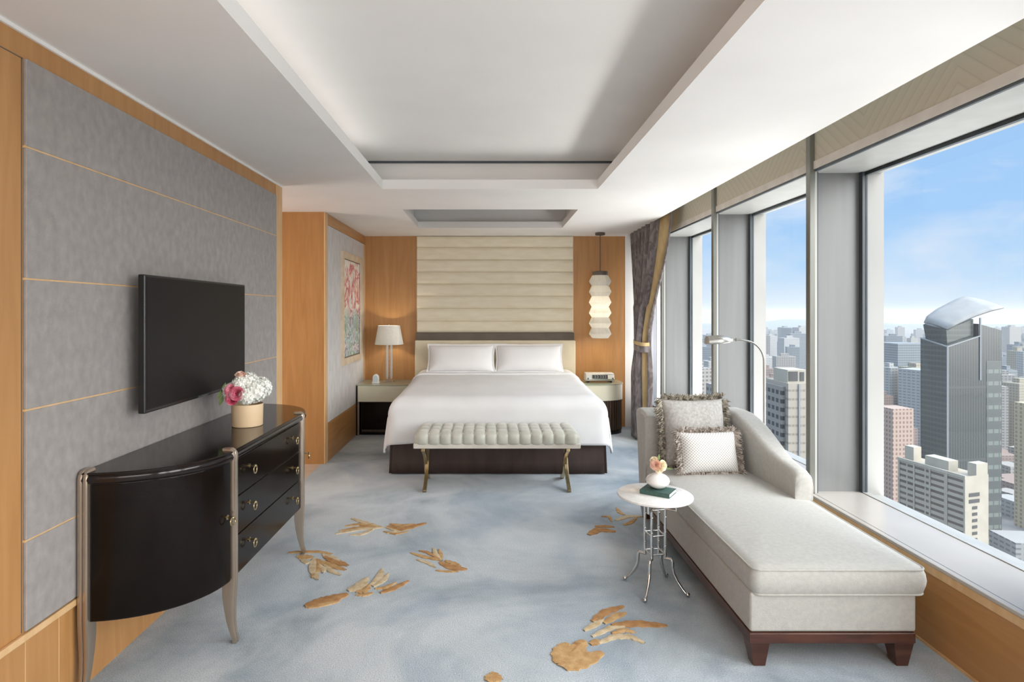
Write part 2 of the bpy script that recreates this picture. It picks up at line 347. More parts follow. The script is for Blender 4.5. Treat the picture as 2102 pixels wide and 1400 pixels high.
# ------------------------------------------------------------------ mesh helpers
class MB:
    def __init__(self):
        self.b = bmesh.new()
        self.mi = 0
        self.T = Matrix()
    def v(self, co):
        return self.b.verts.new(self.T @ Vector(co))
    def f(self, vs):
        try:
            fc = self.b.faces.new(vs)
            fc.material_index = self.mi
            return fc
        except ValueError:
            return None
    def box(self, x0, x1, y0, y1, z0, z1):
        vs = [self.v((x, y, z)) for z in (z0, z1) for y in (y0, y1) for x in (x0, x1)]
        for q in ((0, 2, 3, 1), (4, 5, 7, 6), (0, 1, 5, 4), (2, 6, 7, 3), (0, 4, 6, 2), (1, 3, 7, 5)):
            self.f([vs[i] for i in q])
        return self
    def loft(self, rings, cap=True, closed=True):
        R = [[self.v(p) for p in r] for r in rings]
        n = len(R[0])
        for a, b in zip(R, R[1:]):
            for i in range(n if closed else n - 1):
                j = (i + 1) % n
                self.f([a[i], a[j], b[j], b[i]])
        if cap and closed:
            self.f(R[0][::-1]); self.f(R[-1])
        return self
    def prism(self, pts, z0, z1):
        return self.loft([[(x, y, z0) for x, y in pts], [(x, y, z1) for x, y in pts]])
    def lathe(self, prof, n=32, c=(0, 0, 0), sx=1, sy=1, cap=True, rot=0):
        rings = []
        for r, z in prof:
            r = max(r, 1e-4)
            rings.append([(c[0] + sx * r * math.cos(2 * PI * i / n + rot), c[1] + sy * r * math.sin(2 * PI * i / n + rot), c[2] + z) for i in range(n)])
        return self.loft(rings, cap)
    def tube(self, pts, r, n=10, cap=True, square=False):
        pts = [Vector(p) for p in pts]
        rr = r if isinstance(r, (list, tuple)) else [r] * len(pts)
        rings = []
        up = None
        for i, p in enumerate(pts):
            t = (pts[min(i + 1, len(pts) - 1)] - pts[max(i - 1, 0)]).normalized()
            if up is None:
                up = Vector((0, 0, 1)) if abs(t.z) < .9 else Vector((1, 0, 0))
            s = t.cross(up).normalized()
            up = s.cross(t).normalized()
            q = []
            for k in range(n):
                a = 2 * PI * (k + .5) / n
                q.append(p + (s * math.cos(a) + up * math.sin(a)) * rr[i])
            rings.append(q)
        return self.loft(rings, cap)
    def torus(self, c, R, r, axis=(1, 0, 0), n=22, m=8):
        ax = Vector(axis).normalized()
        u = ax.orthogonal().normalized(); w = ax.cross(u)
        rings = []
        for i in range(n):
            a = 2 * PI * i / n
            d = u * math.cos(a) + w * math.sin(a)
            rings.append([self.v(Vector(c) + d * (R + r * math.cos(2 * PI * k / m)) + ax * r * math.sin(2 * PI * k / m)) for k in range(m)])
        for i in range(n):
            A, B_ = rings[i], rings[(i + 1) % n]
            for k in range(m):
                self.f([A[k], A[(k + 1) % m], B_[(k + 1) % m], B_[k]])
        return self
    def ball(self, c, r, n=10, m=7, sx=1, sy=1, sz=1):
        prof = [(r * math.sin(PI * i / m), -r * sz * math.cos(PI * i / m)) for i in range(m + 1)]
        return self.lathe(prof, n, c, sx, sy, cap=False)
    def grid(self, P):
        V = [[self.v(p) for p in row] for row in P]
        for a, b in zip(V, V[1:]):
            for i in range(len(a) - 1):
                self.f([a[i], a[i + 1], b[i + 1], b[i]])
        return self
    def build(self, name, mats, parent=None, smooth=True, ang=35, bevel=0, seg=3, loc=None, subsurf=0, solid=0):
        bmesh.ops.remove_doubles(self.b, verts=self.b.verts, dist=1e-6)
        bmesh.ops.recalc_face_normals(self.b, faces=self.b.faces)
        me = bpy.data.meshes.new(name)
        if loc is not None:
            bmesh.ops.translate(self.b, verts=self.b.verts, vec=-Vector(loc))
        self.b.to_mesh(me); self.b.free()
        if not isinstance(mats, (list, tuple)):
            mats = [mats]
        for x in mats:
            me.materials.append(x)
        if smooth:
            me.shade_smooth()
            me.set_sharp_from_angle(angle=math.radians(ang))
        o = bpy.data.objects.new(name, me)
        if loc is not None:
            o.location = loc
        COL.objects.link(o)
        if solid:
            md = o.modifiers.new('thickness', 'SOLIDIFY'); md.thickness = solid; md.offset = 0
        if bevel:
            md = o.modifiers.new('bevel', 'BEVEL'); md.width = bevel; md.segments = seg; md.limit_method = 'ANGLE'; md.angle_limit = math.radians(40)
            md.harden_normals = True if smooth else False
        if subsurf:
            md = o.modifiers.new('smooth', 'SUBSURF'); md.levels = subsurf; md.render_levels = subsurf
        if parent is not None:
            o.parent = parent
            o.matrix_parent_inverse = Matrix.Translation(parent.location).inverted() @ Matrix() if parent.rotation_euler.z == 0 else parent.matrix_basis.inverted()
        return o

def box(name, m, x0, x1, y0, y1, z0, z1, parent=None, bevel=0, **kw):
    return MB().box(x0, x1, y0, y1, z0, z1).build(name, m, parent, bevel=bevel, **kw)

def thing(name, label, cat, loc=(0, 0, 0), group=None):
    o = bpy.data.objects.new(name, None)
    o.empty_display_size = .1
    o.location = loc
    COL.objects.link(o)
    o['label'] = label; o['category'] = cat
    if group: o['group'] = group
    return o

def tag(o, label, cat, group=None):
    o['label'] = label; o['category'] = cat
    if group: o['group'] = group
    return o

def st(o):
    o['kind'] = 'structure'
    return o

def arc(cx, cy, rx, ry, a0, a1, n):
    return [(cx + rx * math.cos(math.radians(a0 + (a1 - a0) * i / n)), cy + ry * math.sin(math.radians(a0 + (a1 - a0) * i / n))) for i in range(n + 1)]

def sstep(a, b, x):
    t = min(1, max(0, (x - a) / (b - a)))
    return t * t * (3 - 2 * t)

# ------------------------------------------------------------------ room shell
XL, XR, YB, ZC = -1.622, 1.965, 7.595, 2.475
Y0 = -3.0
XP = 1.778      # where the lower ceiling stops before the window pocket

# floor with carved motifs in the pile
fb = MB()
fb.box(XL - .03, XR + .06, Y0 - .1, YB + .1, -.05, 0)

def stroke(b, pts, w, mi, wob=.22):
    """a tapering tuft of raised pile along floor points, w = widest half-width in metres"""
    P = [FL(*p) for p in pts]
    # resample
    seg = []
    for a, c in zip(P, P[1:]):
        for k in range(6):
            seg.append(a.lerp(c, k / 6))
    seg.append(P[-1])
    n = len(seg)
    left, right = [], []
    for i, p in enumerate(seg):
        t = (seg[min(i + 1, n - 1)] - seg[max(i - 1, 0)]).normalized()
        s = Vector((-t.y, t.x, 0))
        u = i / (n - 1)
        ww = w * (math.sin(PI * min(1, max(0, u * .86 + .09))) ** .7) * (1 + wob * math.sin(i * 2.1 + pts[0][0]) * (1 if i % 3 else .3))
        left.append(p + s * ww); right.append(p - s * ww)
    b.mi = mi
    top = [q + Vector((0, 0, .0045)) for q in left] ; tr = [q + Vector((0, 0, .0045)) for q in right]
    b.grid([left, top, [(a + c) / 2 + Vector((0, 0, .0015)) for a, c in zip(top, tr)], tr, right])

def C2(l, ox, oy, s):
    return [(ox + x / s, oy + y / s) for x, y in l]
a = lambda l: C2(l, 560, 980, 4.666)
c = lambda l: C2(l, 1120, 1020, 3.683)
T_, R_, K_ = 1, 2, 3
motifs = [
 (a([(1060, 480), (820, 500), (600, 545)]), .020, K_), (a([(1040, 475), (840, 480), (640, 515)]), .020, T_), (a([(1010, 470), (860, 430), (755, 395)]), .020, K_),
 (a([(980, 470), (830, 450), (690, 470)]), .018, T_), (a([(960, 500), (860, 545), (740, 555)]), .016, K_), (a([(1080, 480), (1200, 520), (1090, 540)]), .014, K_),
 (a([(1100, 470), (1230, 500), (1470, 440)]), .030, R_), (a([(1120, 450), (1250, 465), (1360, 450)]), .022, T_), (a([(1060, 520), (1180, 545), (1300, 520)]), .014, T_),
 (a([(150, 725), (280, 715), (430, 715), (570, 735)]), .017, T_), (a([(235, 760), (300, 765), (390, 770)]), .030, T_), (a([(400, 780), (385, 880), (430, 985)]), .024, K_),
 (a([(430, 800), (440, 880), (370, 965)]), .018, T_), (a([(410, 790), (560, 850), (700, 890)]), .024, T_), (a([(500, 760), (600, 810), (720, 850)]), .030, R_),
 (a([(480, 740), (560, 770), (640, 810)]), .022, K_), (a([(500, 840), (560, 900), (650, 940)]), .018, K_), (a([(270, 790), (330, 820), (400, 800)]), .018, K_), (a([(430, 830), (490, 880), (480, 920)]), .014, K_),
 (a([(1620, 800), (1450, 765), (1320, 725)]), .016, T_), (a([(1600, 790), (1480, 720), (1400, 705)]), .012, R_), (a([(1620, 800), (1560, 740), (1540, 680)]), .016, K_),
 (a([(1620, 790), (1610, 740), (1590, 690)]), .012, T_), (a([(1380, 790), (1480, 820), (1560, 865)]), .014, K_), (a([(1600, 815), (1720, 870), (1860, 885)]), .026, R_),
 (a([(1650, 800), (1740, 830), (1800, 860)]), .018, T_), (a([(1560, 895), (1680, 905), (1780, 905)]), .010, T_),
 (a([(310, 1240), (450, 1200), (560, 1170), (720, 1120)]), .042, R_), (a([(340, 1250), (460, 1225), (640, 1190)]), .018, T_), (a([(720, 1090), (830, 1050), (905, 965)]), .032, K_),
 (a([(800, 1100), (880, 1090), (930, 1030)]), .022, T_), (a([(940, 1040), (1020, 960), (1050, 880)]), .022, K_), (a([(960, 1050), (1060, 990), (1110, 920)]), .016, K_),
 (a([(800, 1130), (880, 1130), (960, 1110)]), .014, T_), (a([(1030, 1110), (1150, 1070), (1300, 995)]), .020, R_), (a([(980, 1070), (1080, 1060), (1180, 1010)]), .014, T_),
 (c([(325, 290), (400, 250), (530, 265)]), .036, R_), (c([(370, 225), (450, 225), (520, 230)]), .020, R_), (c([(420, 150), (480, 150), (500, 190)]), .012, T_),
 (c([(535, 85), (560, 120), (600, 140)]), .016, T_), (c([(530, 180), (620, 150), (740, 150)]), .024, K_), (c([(590, 215), (640, 200), (690, 160)]), .016, T_),
 (c([(350, 945), (460, 870), (590, 830)]), .024, R_), (c([(500, 975), (690, 960), (920, 978)]), .026, R_), (c([(290, 1015), (380, 965), (440, 930)]), .016, K_),
 (c([(440, 960), (540, 900), (610, 880)]), .022, T_), (c([(350, 1060), (500, 990), (600, 985)]), .016, K_), (c([(400, 1110), (520, 1060), (640, 1060), (750, 1110)]), .018, K_),
 (c([(500, 1035), (600, 1010), (680, 1030)]), .014, T_), (c([(340, 1120), (380, 1100), (420, 1100)]), .020, T_),
 (c([(105, 1270), (130, 1180), (160, 1110)]), .045, T_), (c([(120, 1290), (200, 1210), (290, 1090)]), .050, T_), (c([(140, 1300), (260, 1250), (430, 1180)]), .048, T_), (c([(200, 1180), (250, 1130), (290, 1100)]), .028, R_),
 ([(1000, 1400), (1012, 1390), (1030, 1398)], .03, T_),
]
for pts, w, mi in motifs:
    stroke(fb, pts, w, mi)
st(fb.build('floor', [M['carpet'], M['pile_tan'], M['pile_rust'], M['pile_cream']], smooth=False))
st(box('trim_1', M['stone'], -3.3, XL - .03, 4.3, 5.9, -.05, -.001))

# left wall (TV wall)
wl = st(MB().box(XL - .18, XL, Y0, 4.55, 0, ZC + .3).build('wall_left', M['wood'], smooth=False))
seams = [.383, .70, 1.155, 1.613, 2.073, 2.382]
for z0, z1 in zip(seams, seams[1:]):
    box('fabric_panel', M['fabric'], XL, XL + .012, 2.032, 4.42, z0 + .003, z1 - .003, wl, bevel=.003)
for z in seams[1:-1]:
    box('batten', M['wood_pale'], XL, XL + .009, 2.03, 4.42, z - .004, z + .004, wl)
box('corner_board', M['wood_pale'], XL, XL + .008, 4.425, 4.552, 0.0, ZC, wl, bevel=.002)
for y0 in (-.4, 2.035 - .012):
    box('groove', M['taupe_band'], XL, XL + .001, y0, y0 + .004, .385, 2.378, wl)
box('groove', M['taupe_band'], XL, XL + .001, -.4, 2.03, 2.376, 2.380, wl)
for y0 in (1.30, 2.04, 2.20, 2.9, 3.75):
    box('groove', M['wood_pale'], XL, XL + .001, y0, y0 + .003, .0, .355, wl)
st(box('trim_2', M['wood_pale'], XL, XL + .016, Y0, 4.55, .355, .381, bevel=.004))
st(box('trim_3', M['paint'], XL, XL + .01, Y0, 4.55, ZC - .014, ZC))

# recess and far left wall
wf = st(MB().box(-3.3, XL - .004, 5.74, YB + .1, 0, ZC + .3).build('wall_far_left', M['wood'], smooth=False))
box('fabric_panel', M['fabric_pale'], XL - .004, XL + .006, 5.835, 7.50, .386, 2.362, wf, bevel=.002)
box('frame_board', M['wood_pale'], XL - .004, XL + .008, 5.735, 5.832, 0, 2.472, wf, bevel=.002)
box('top_board', M['wood_h'], XL - .004, XL + .007, 5.832, YB, 2.365, 2.472, wf, bevel=.002)
box('frame_board', M['wood_pale'], XL - .004, XL + .008, 7.502, 7.594, .386, 2.364, wf, bevel=.002)
box('low_board', M['wood_h'], XL - .004, XL + .010, 5.832, YB, 0, .382, wf, bevel=.003)
st(box('wall_recess', M['wood'], -3.42, -3.3, 4.2, 5.9, 0, ZC + .3))
st(box('wall_recess_near', M['wood'], -3.42, XL - .18, 4.1, 4.40, 0, ZC + .3))

# back wall
wb = st(MB().box(-1.7, 1.76, YB, YB + .12, 0, ZC + .3).build('wall_back', M['wood'], smooth=False))
st(box('wall_back_right', M['paint'], 1.76, 2.42, YB - .004, YB + .12, 0, ZC + .3))
st(box('wall_behind', M['paint'], -1.9, 2.4, Y0 - .12, Y0, 0, ZC + .3))
# cream wall pads above the headboard
zz = [1.225, 1.372, 1.5375, 1.6965, 1.8535, 2.01, 2.165, 2.326, 2.472]
for z0, z1 in zip(zz, zz[1:]):
    b = MB()
    n = 8
    ring0 = []
    xs = [-.949, -.935, -.90] + [-.90 + 1.94 * i / 6 for i in range(1, 7)] + [1.075, 1.089]
    rows = []
    for k in range(n + 1):
        t = k / n
        z = z0 + .001 + (z1 - z0 - .002) * t
        d = .05 * (1 - abs(2 * t - 1) ** 5) * .5 + .03
        rows.append([(x, YB - (d if 0 < i < len(xs) - 1 else 0.0), z) for i, x in enumerate(xs)])
    b.grid(rows)
    b.build('wall_pad', M['cream_pad'], wb)
box('band', M['taupe_band'], -.95, 1.09, YB - .065, YB, 1.130, 1.222, wb, bevel=.004)

# ceiling: slab with two openings, coves and the upper ceiling
cb = MB()
zb, zt = ZC, ZC + .075
TX0, TX1, TY0, TY1 = -.854, .862, -1.6, 4.66
UX0, UX1, UY0, UY1 = -.835, .848, 5.60, 6.84
cb.box(-3.4, TX0, Y0, TY1, zb, zt); cb.box(TX1, XP, Y0, TY1, zb, zt); cb.box(TX0, TX1, Y0, TY0, zb, zt)
cb.box(-3.4, XP, TY1, UY0, zb, zt)
cb.box(-3.4, UX0, UY0, YB + .1, zb, zt); cb.box(UX1, XP, UY0, YB + .1, zb, zt); cb.box(UX0, UX1, UY1, YB + .1, zb, zt)
zu = 2.753
cb.box(-3.4, 2.45, Y0, YB + .12, zu, zu + .08)                       # upper ceiling
cb.box(TX0 - .24, TX0 - .20, TY0 - .2, TY1 + .24, zt, zu); cb.box(TX1 + .20, TX1 + .24, TY0 - .2, TY1 + .24, zt, zu)
cb.box(TX0 - .24, TX1 + .24, TY1 + .24, TY1 + .28, zt, zu); cb.box(TX0 - .24, TX1 + .24, TY0 - .24, TY0 - .2, zt, zu)
cb.box(UX0 - .1, UX0 - .06, UY0 - .1, UY1 + .1, zt, zu); cb.box(UX1 + .06, UX1 + .1, UY0 - .1, UY1 + .1, zt, zu)
cb.box(UX0 - .1, UX1 + .1, UY1 + .06, UY1 + .1, zt, zu); cb.box(UX0 - .1, UX1 + .1, UY0 - .1, UY0 - .06, zt, zu)
cb.box(XP - .03, XP, Y0, YB, zt, zu)
st(cb.build('ceiling', M['ceiling'], smooth=False))
st(box('trim_4', M['frame_dark'], TX0 - .19, TX1 + .19, TY1 + .215, TY1 + .24, zu - .014, zu - .001))
o = thing('ceiling_grille', 'grey louvred air grille set inside the small ceiling recess above the bed', 'grille', (0, 6.2, zu - .02))
box('frame', M['alu'], UX0 - .055, UX1 + .055, 5.50, 6.895, zu - .006, zu - .001, o)
for i in range(12):
    y = 5.56 + i * .115
    MB().box(UX0 - .05, UX1 + .05, y, y + .055, zu - .03, zu - .008).build('slat', M['alu'], o)

# ------------------------------------------------------------------ window wall
GX = 2.30
ZS = .387
zh = 2.355
wr = st(MB().box(XR, XR + .10, Y0, YB, 0, ZS - .055).build('wall_right', M['wood_h'], smooth=False))
sl = st(box('trim_5', M['sill'], XR - .012, 2.285, Y0, YB, ZS - .016, ZS, bevel=.003))
box('sill_joint', M['alu'], XR + .018, XR + .021, Y0, YB, ZS - .002, ZS + .0006, sl)
st(box('trim_6', M['wood_pale'], XR - .008, XR + .05, Y0, YB, ZS - .056, ZS - .017, bevel=.003))
st(box('trim_7', M['wood_pale'], XR - .006, XR, Y0, YB, 0, .012))
st(MB().box(2.285, 2.42, Y0, YB + .12, -1.2, ZS - .02).build('wall_outer', M['alu_pale'], smooth=False))
hd = st(MB().box(1.985, 2.0, Y0, YB, zh + .062, zu).build('trim_8', M['valance'], smooth=False, loc=(1.985, 0, 2.4)))
st(box('trim_9', M['bench_band'], 1.978, 2.0, Y0, YB, zh + .012, zh + .062, bevel=.002))
st(box('shadow_gap_strip', M['frame_dark'], 1.985, 2.0, Y0, YB, zh - .001, zh + .012))  # dark-coloured strip standing in for the shadow gap above the soffit
st(box('trim_11', M['alu_pale'], 2.0, 2.285, Y0, YB, zh, zh + .03))
st(box('wall_header', M['alu_pale'], 2.285, 2.42, Y0, YB + .12, zh, zu + .4))
BAY = 1.542
st(box('added_bounce_ledge', M['paint'], 2.43, 6.2, Y0 - 2, YB + 4, -1.8, -1.6))   # unseen ledge added to bounce sunlight up onto the ceiling
posts = [3.57 + BAY * k for k in range(-4, 3)]
for k, y in enumerate(posts):
    w = bpy.data.objects.new('window_%d' % (k + 1), None)
    w.location = (GX, y, ZS); COL.objects.link(w); st(w)
    y2 = y + BAY if k < len(posts) - 1 else YB
    MB().box(1.955, 1.990, y, y + .045, ZS, zu).build('post', M['alu_bronze'], w, bevel=.004)
    MB().box(1.990, 2.002, y + .003, y + .045, ZS, zu).build('post_strip', M['alu_pale'], w)
    MB().box(2.002, 2.011, y + .008, y + .045, ZS, zh).build('gasket', M['frame_dark'], w)
    MB().box(2.011, 2.284, y + .045, y + .10, ZS, zh).build('reveal_panel', M['alu'], w)
    MB().box(2.284, 2.316, y + .01, y + .05, ZS, zh).build('frame', M['frame_dark'], w)
    MB().box(2.30, 2.325, y + .05, y2 + .01, zh - .022, zh).build('frame', M['frame_dark'], w)
    MB().box(2.285, 2.325, y + .05, y2 + .01, ZS - .03, ZS + .004).build('frame', M['alu_pale'], w)
    MB().box(2.318, 2.435, y + .04, y + .10, -1.2, 3.4).build('outer_fin', M['fin'], w)
    MB().box(GX, GX + .008, y + .05, y2 + .01, ZS, zh).build('pane', M['glass'], w)

# ------------------------------------------------------------------ television
tv = thing('television', 'flat black wall mounted television on the grey fabric wall above the dark sideboard', 'television', (XL + .09, 3.1, 1.05))
xs = -1.515
MB().box(xs - .032, xs, 2.569, 3.622, 1.048, 1.663).build('casing', M['tv'], tv, bevel=.006)
MB().box(xs - .001, xs + .0015, 2.581, 3.611, 1.064, 1.652).build('screen', M['screen'], tv)
MB().box(xs - .001, xs + .002, 3.04, 3.15, 1.050, 1.060).build('sensor_bar', M['lcd'], tv)
MB().box(XL + .012, xs - .03, 2.85, 3.35, 1.2, 1.5).build('wall_mount', M['tv'], tv)

# ------------------------------------------------------------------ sideboard
sb = thing('sideboard', 'glossy dark brown sideboard with curved ends, bronze legs and ring pulls under the television', 'sideboard', (-1.38, 3.14, 0))
SX0, SX1, SY0, SY1, SYa, SYb = -1.598, -1.168, 2.285, 3.985, 2.655, 3.615

def foot_pts(o=0.0, n=16, back=0.0):
    p = [(SX0 - back, SY0 - o), ]
    p += arc(SX0, SYa, SX1 - SX0 + o, SYa - SY0 + o, -90, 0, n)[1:]
    p += arc(SX0, SYb, SX1 - SX0 + o, SY1 - SYb + o, 0, 90, n)
    return p
b = MB(); b.prism(foot_pts(0), .285, .826); b.build('body', M['lacquer'], sb, ang=25)
b = MB()
rings = []
for o_, z in ((-.004, .824), (.010, .826), (.016, .832), (.018, .842), (.016, .852), (.010, .858), (.010, .860), (.013, .863), (.013, .866), (.009, .870)):
    rings.append([(x, y, z) for x, y in foot_pts(o_)])
b.loft(rings); b.build('top', M['lacquer'], sb, ang=30)

def curved_panel(cy, ry, a0, a1, z0, z1, t, n=18):
    b = MB(); inner = arc(SX0, cy, SX1 - SX0, ry, a0, a1, n); outer = arc(SX0, cy, SX1 - SX0 + t, ry + t, a0, a1, n)
    b.prism(inner + outer[::-1], z0, z1)
    return b
ring_pull_specs = []
def ring_pull(c, ax, parent):
    ax = Vector(ax).normalized(); c = Vector(c)
    b = MB()
    b.tube([c, c + ax * .004], .011, 14); b.tube([c + ax * .003, c + ax * .030], .0045, 10); b.ball(c + ax * .030, .007, 10, 6)
    side = ax.cross(Vector((0, 0, 1)))
    b.torus(c + ax * .030 - Vector((0, 0, .016)), .019, .0036, ax, 26, 8)
    return b.build('ring_pull', M['brass'], parent)
d = curved_panel(SYa, SYa - SY0, -84, -5, .292, .820, .006).build('door', M['lacquer2'], sb, ang=25)
an = math.radians(-9)
ring_pull((SX0 + (SX1 - SX0 + .006) * math.cos(an), SYa + (SYa - SY0) * math.sin(an), .585), (math.cos(an), math.sin(an), 0), d)
d = curved_panel(SYb, SY1 - SYb, 5, 84, .292, .820, .006).build('door', M['lacquer2'], sb, ang=25)
an = math.radians(14)
ring_pull((SX0 + (SX1 - SX0 + .006) * math.cos(an), SYb + (SY1 - SYb) * math.sin(an), .60), (math.cos(an), math.sin(an), 0), d)
for z0, z1 in ((.650, .818), (.472, .644), (.292, .466)):
    d = MB().box(SX1, SX1 + .006, SYa + .022, SYb - .022, z0, z1).build('drawer', M['lacquer2'], sb, bevel=.002)
    for y in (2.655 + .17, 3.615 - .17):
        ring_pull((SX1 + .006, y, (z0 + z1) / 2 + .02), (1, 0, 0), d)

def sb_leg(px, py, dx, dy, name='leg'):
    """reeded sabre leg; (px,py) outer face centre, (dx,dy) outward"""
    out = Vector((dx, dy, 0)).normalized(); tan = Vector((-out.y, out.x, 0)); c = Vector((px, py, 0))
    prof = []
    for z, ro, dep, w in ((0, .010, .018, .013), (.015, .012, .020, .014), (.05, .004, .024, .0155), (.10, -.002, .032, .0175), (.16, -.003, .042, .019), (.22, 0, .052, .020), (.275, .003, .056, .0205), (.30, .004, .050, .0205), (.5, .004, .05, .0205), (.80, .004, .05, .0205), (.845, .004, .05, .0205), (.862, .001, .05, .020), (.874, -.007, .045, .018), (.880, -.018, .036, .014)):
        ring = []
        for u, v in ((-1, -dep), (-1, -.008), (-.92, -.002), (-.7, 0), (-.35, 0), (-.12, -.0015), (0, -.006), (.12, -.0015), (.35, 0), (.7, 0), (.92, -.002), (1, -.008), (1, -dep)):
            ring.append(c + tan * (u * w) + out * (ro + v + .012) + Vector((0, 0, z)))
        prof.append(ring)
    return MB().loft(prof).build(name, M['bronze'], sb, ang=40)
sb_leg(SX1 + .004, SYa - .004, 1, -.10)
sb_leg(SX1 + .004, SYb + .004, 1, .10)
sb_leg(SX0 + .016, SY0 - .002, .04, -1)
sb_leg(SX0 + .016, SY1 + .002, .04, 1)

# sand vase with bouquet
vs = thing('flower_vase', 'round sand coloured vase on the sideboard', 'vase', (-1.338, 3.23, .871))
MB().lathe([(.0, .001), (.076, 0), (.080, .003), (.0815, .06), (.0825, .118), (.0815, .121), (.078, .119), (.077, .05), (.0, .045)], 40, (-1.338, 3.23, .870)).build('body', M['vase_tan'], vs)
bq = thing('flower_bouquet', 'dome of white hydrangeas with pink roses in the sand vase', 'flowers', (-1.338, 3.23, .99))
def cluster(c, r, m, name, n=60, ps=.017, parent=None, seed=0):
    rd = random.Random(seed); b = MB(); c = Vector(c)
    b.ball(c, r * .82, 14, 9)
    for i in range(n):
        z = 1 - 2 * (i + .5) / n; th = i * 2.39996; q = math.sqrt(1 - z * z)
        d = Vector((q * math.cos(th), q * math.sin(th), z))
        p = c + d * r * (1 + rd.uniform(-.06, .06))
        u = d.orthogonal().normalized(); w = d.cross(u); a0 = rd.random() * 3
        for k in range(4):
            a_ = a0 + k * PI / 2
            e = u * math.cos(a_) + w * math.sin(a_); s = d.cross(e)
            q0 = p - d * .004; q1 = p + e * ps * .6 + s * ps * .45 + d * .002; q2 = p + e * ps * 1.15 + d * .001; q3 = p + e * ps * .6 - s * ps * .45 + d * .002
            b.f([b.v(q0), b.v(q1), b.v(q2), b.v(q3)])
    return b.build(name, m, parent, ang=80)
def rose(c, dr, r, m, name, parent, seed=0):
    rd = random.Random(seed); b = MB(); c = Vector(c); d = Vector(dr).normalized(); u = d.orthogonal().normalized(); w = d.cross(u)
    for ring, (n, rr, h) in enumerate(((3, .22, .75), (4, .45, .70), (5, .70, .52), (6, .95, .25))):
        for k in range(n):
            a0 = 2 * PI * (k + ring * .37) / n; rows = []
            for i in range(5):
                t = i / 4; row = []
                for j in range(5):
                    s = (j / 4 - .5) * 2.6 * (2 * PI / n) * .42
                    rad = r * rr * (.35 + .75 * t ** .6); hh = r * h * t * 1.2 - r * .25 * (1 - t)
                    if t > .8: rad += r * .10
                    row.append(c + (u * math.cos(a0 + s) + w * math.sin(a0 + s)) * rad + d * (hh - .12 * r * abs(s)))
                rows.append(row)
            b.grid(rows)
    return b.build(name, m, parent, ang=80)
bc = Vector((-1.345, 3.23, 1.062))
for i, (dx, dy, dz, r) in enumerate(((.055, -.02, .0, .062), (.06, .05, .01, .06), (-.01, .06, .02, .06), (-.065, .03, -.005, .056), (.01, -.01, .04, .062), (-.06, -.045, .0, .045), (.03, -.06, -.02, .045), (-.01, -.05, .045, .04))):
    cluster(bc + Vector((dx, dy, dz)), r, M['petal_w'], 'hydrangea', 70, .015, bq, i)
for i, (dx, dy, dz, r) in enumerate(((-.045, -.085, .012, .030), (-.008, -.095, -.004, .034), (-.04, -.085, -.034, .030))):
    rose(bc + Vector((dx, dy, dz)), (.1 + dx, -1, .2 + dz * 2), r, M['petal_p'], 'rose', bq, i)
rose(bc + Vector((-.01, -.05, .088)), (.1, -.4, 1), .026, M['petal_b'], 'rose', bq, 9)
for i, (dx, dy, dz) in enumerate(((-.115, -.03, -.015), (-.10, -.05, -.045), (-.095, -.03, .02))):
    b = MB(); p = bc + Vector((dx, dy, dz))
    b.grid([[p + Vector((s * .012 * math.sin(PI * t) - t * .02, -.01, .03 - t * .06)) for s in (-1, 0, 1)] for t in [k / 5 for k in range(6)]])
    b.build('leaf', M['leaf'], bq, ang=80)

# ------------------------------------------------------------------ bed
BX, BH, BYF, BYB = .078, 1.0, 5.40, 7.50
bed = thing('bed', 'wide bed with white duvet, cream headboard and dark brown skirt against the back wall', 'bed', (BX, 6.4, 0))
box('headboard', M['cream_head'], -.955, 1.098, 7.46, YB - .001, .10, 1.128, bed, bevel=.012)
MB().box(BX - .93, BX + .93, BYF + .04, 7.46, .36, .66).build('mattress', M['pillow'], bed, bevel=.05, seg=4)
MB().box(BX - .90, BX + .90, BYF + .08, 7.44, .04, .36).build('base', M['skirt'], bed)
# skirt with corner pleats
b = MB(); path = []
for y in [7.4 - i * .1 for i in range(20)]: path.append((BX - .965, y))
path += [(BX - .968, BYF + .03), (BX - .985, BYF + .005), (BX - .955, BYF + .02), (BX - .962, BYF - .004)]
for i in range(1, 30): path.append((BX - .962 + 1.924 * i / 30, BYF - .003 * math.sin(i * 1.3)))
path += [(BX + .962, BYF - .004), (BX + .955, BYF + .02), (BX + .985, BYF + .005), (BX + .968, BYF + .03)]
for y in [5.5 + i * .1 for i in range(20)]: path.append((BX + .965, y))
rows = []
for k in range(6):
    z = .50 * k / 5 + .008; s = 1 + .018 * (1 - k / 5)
    rows.append([(BX + (x - BX) * s, y - (.02 * (1 - k / 5) if y < BYF + .05 else 0), z) for x, y in path])
b.grid(rows); b.build('bed_skirt', M['skirt'], bed, ang=50, solid=.006)

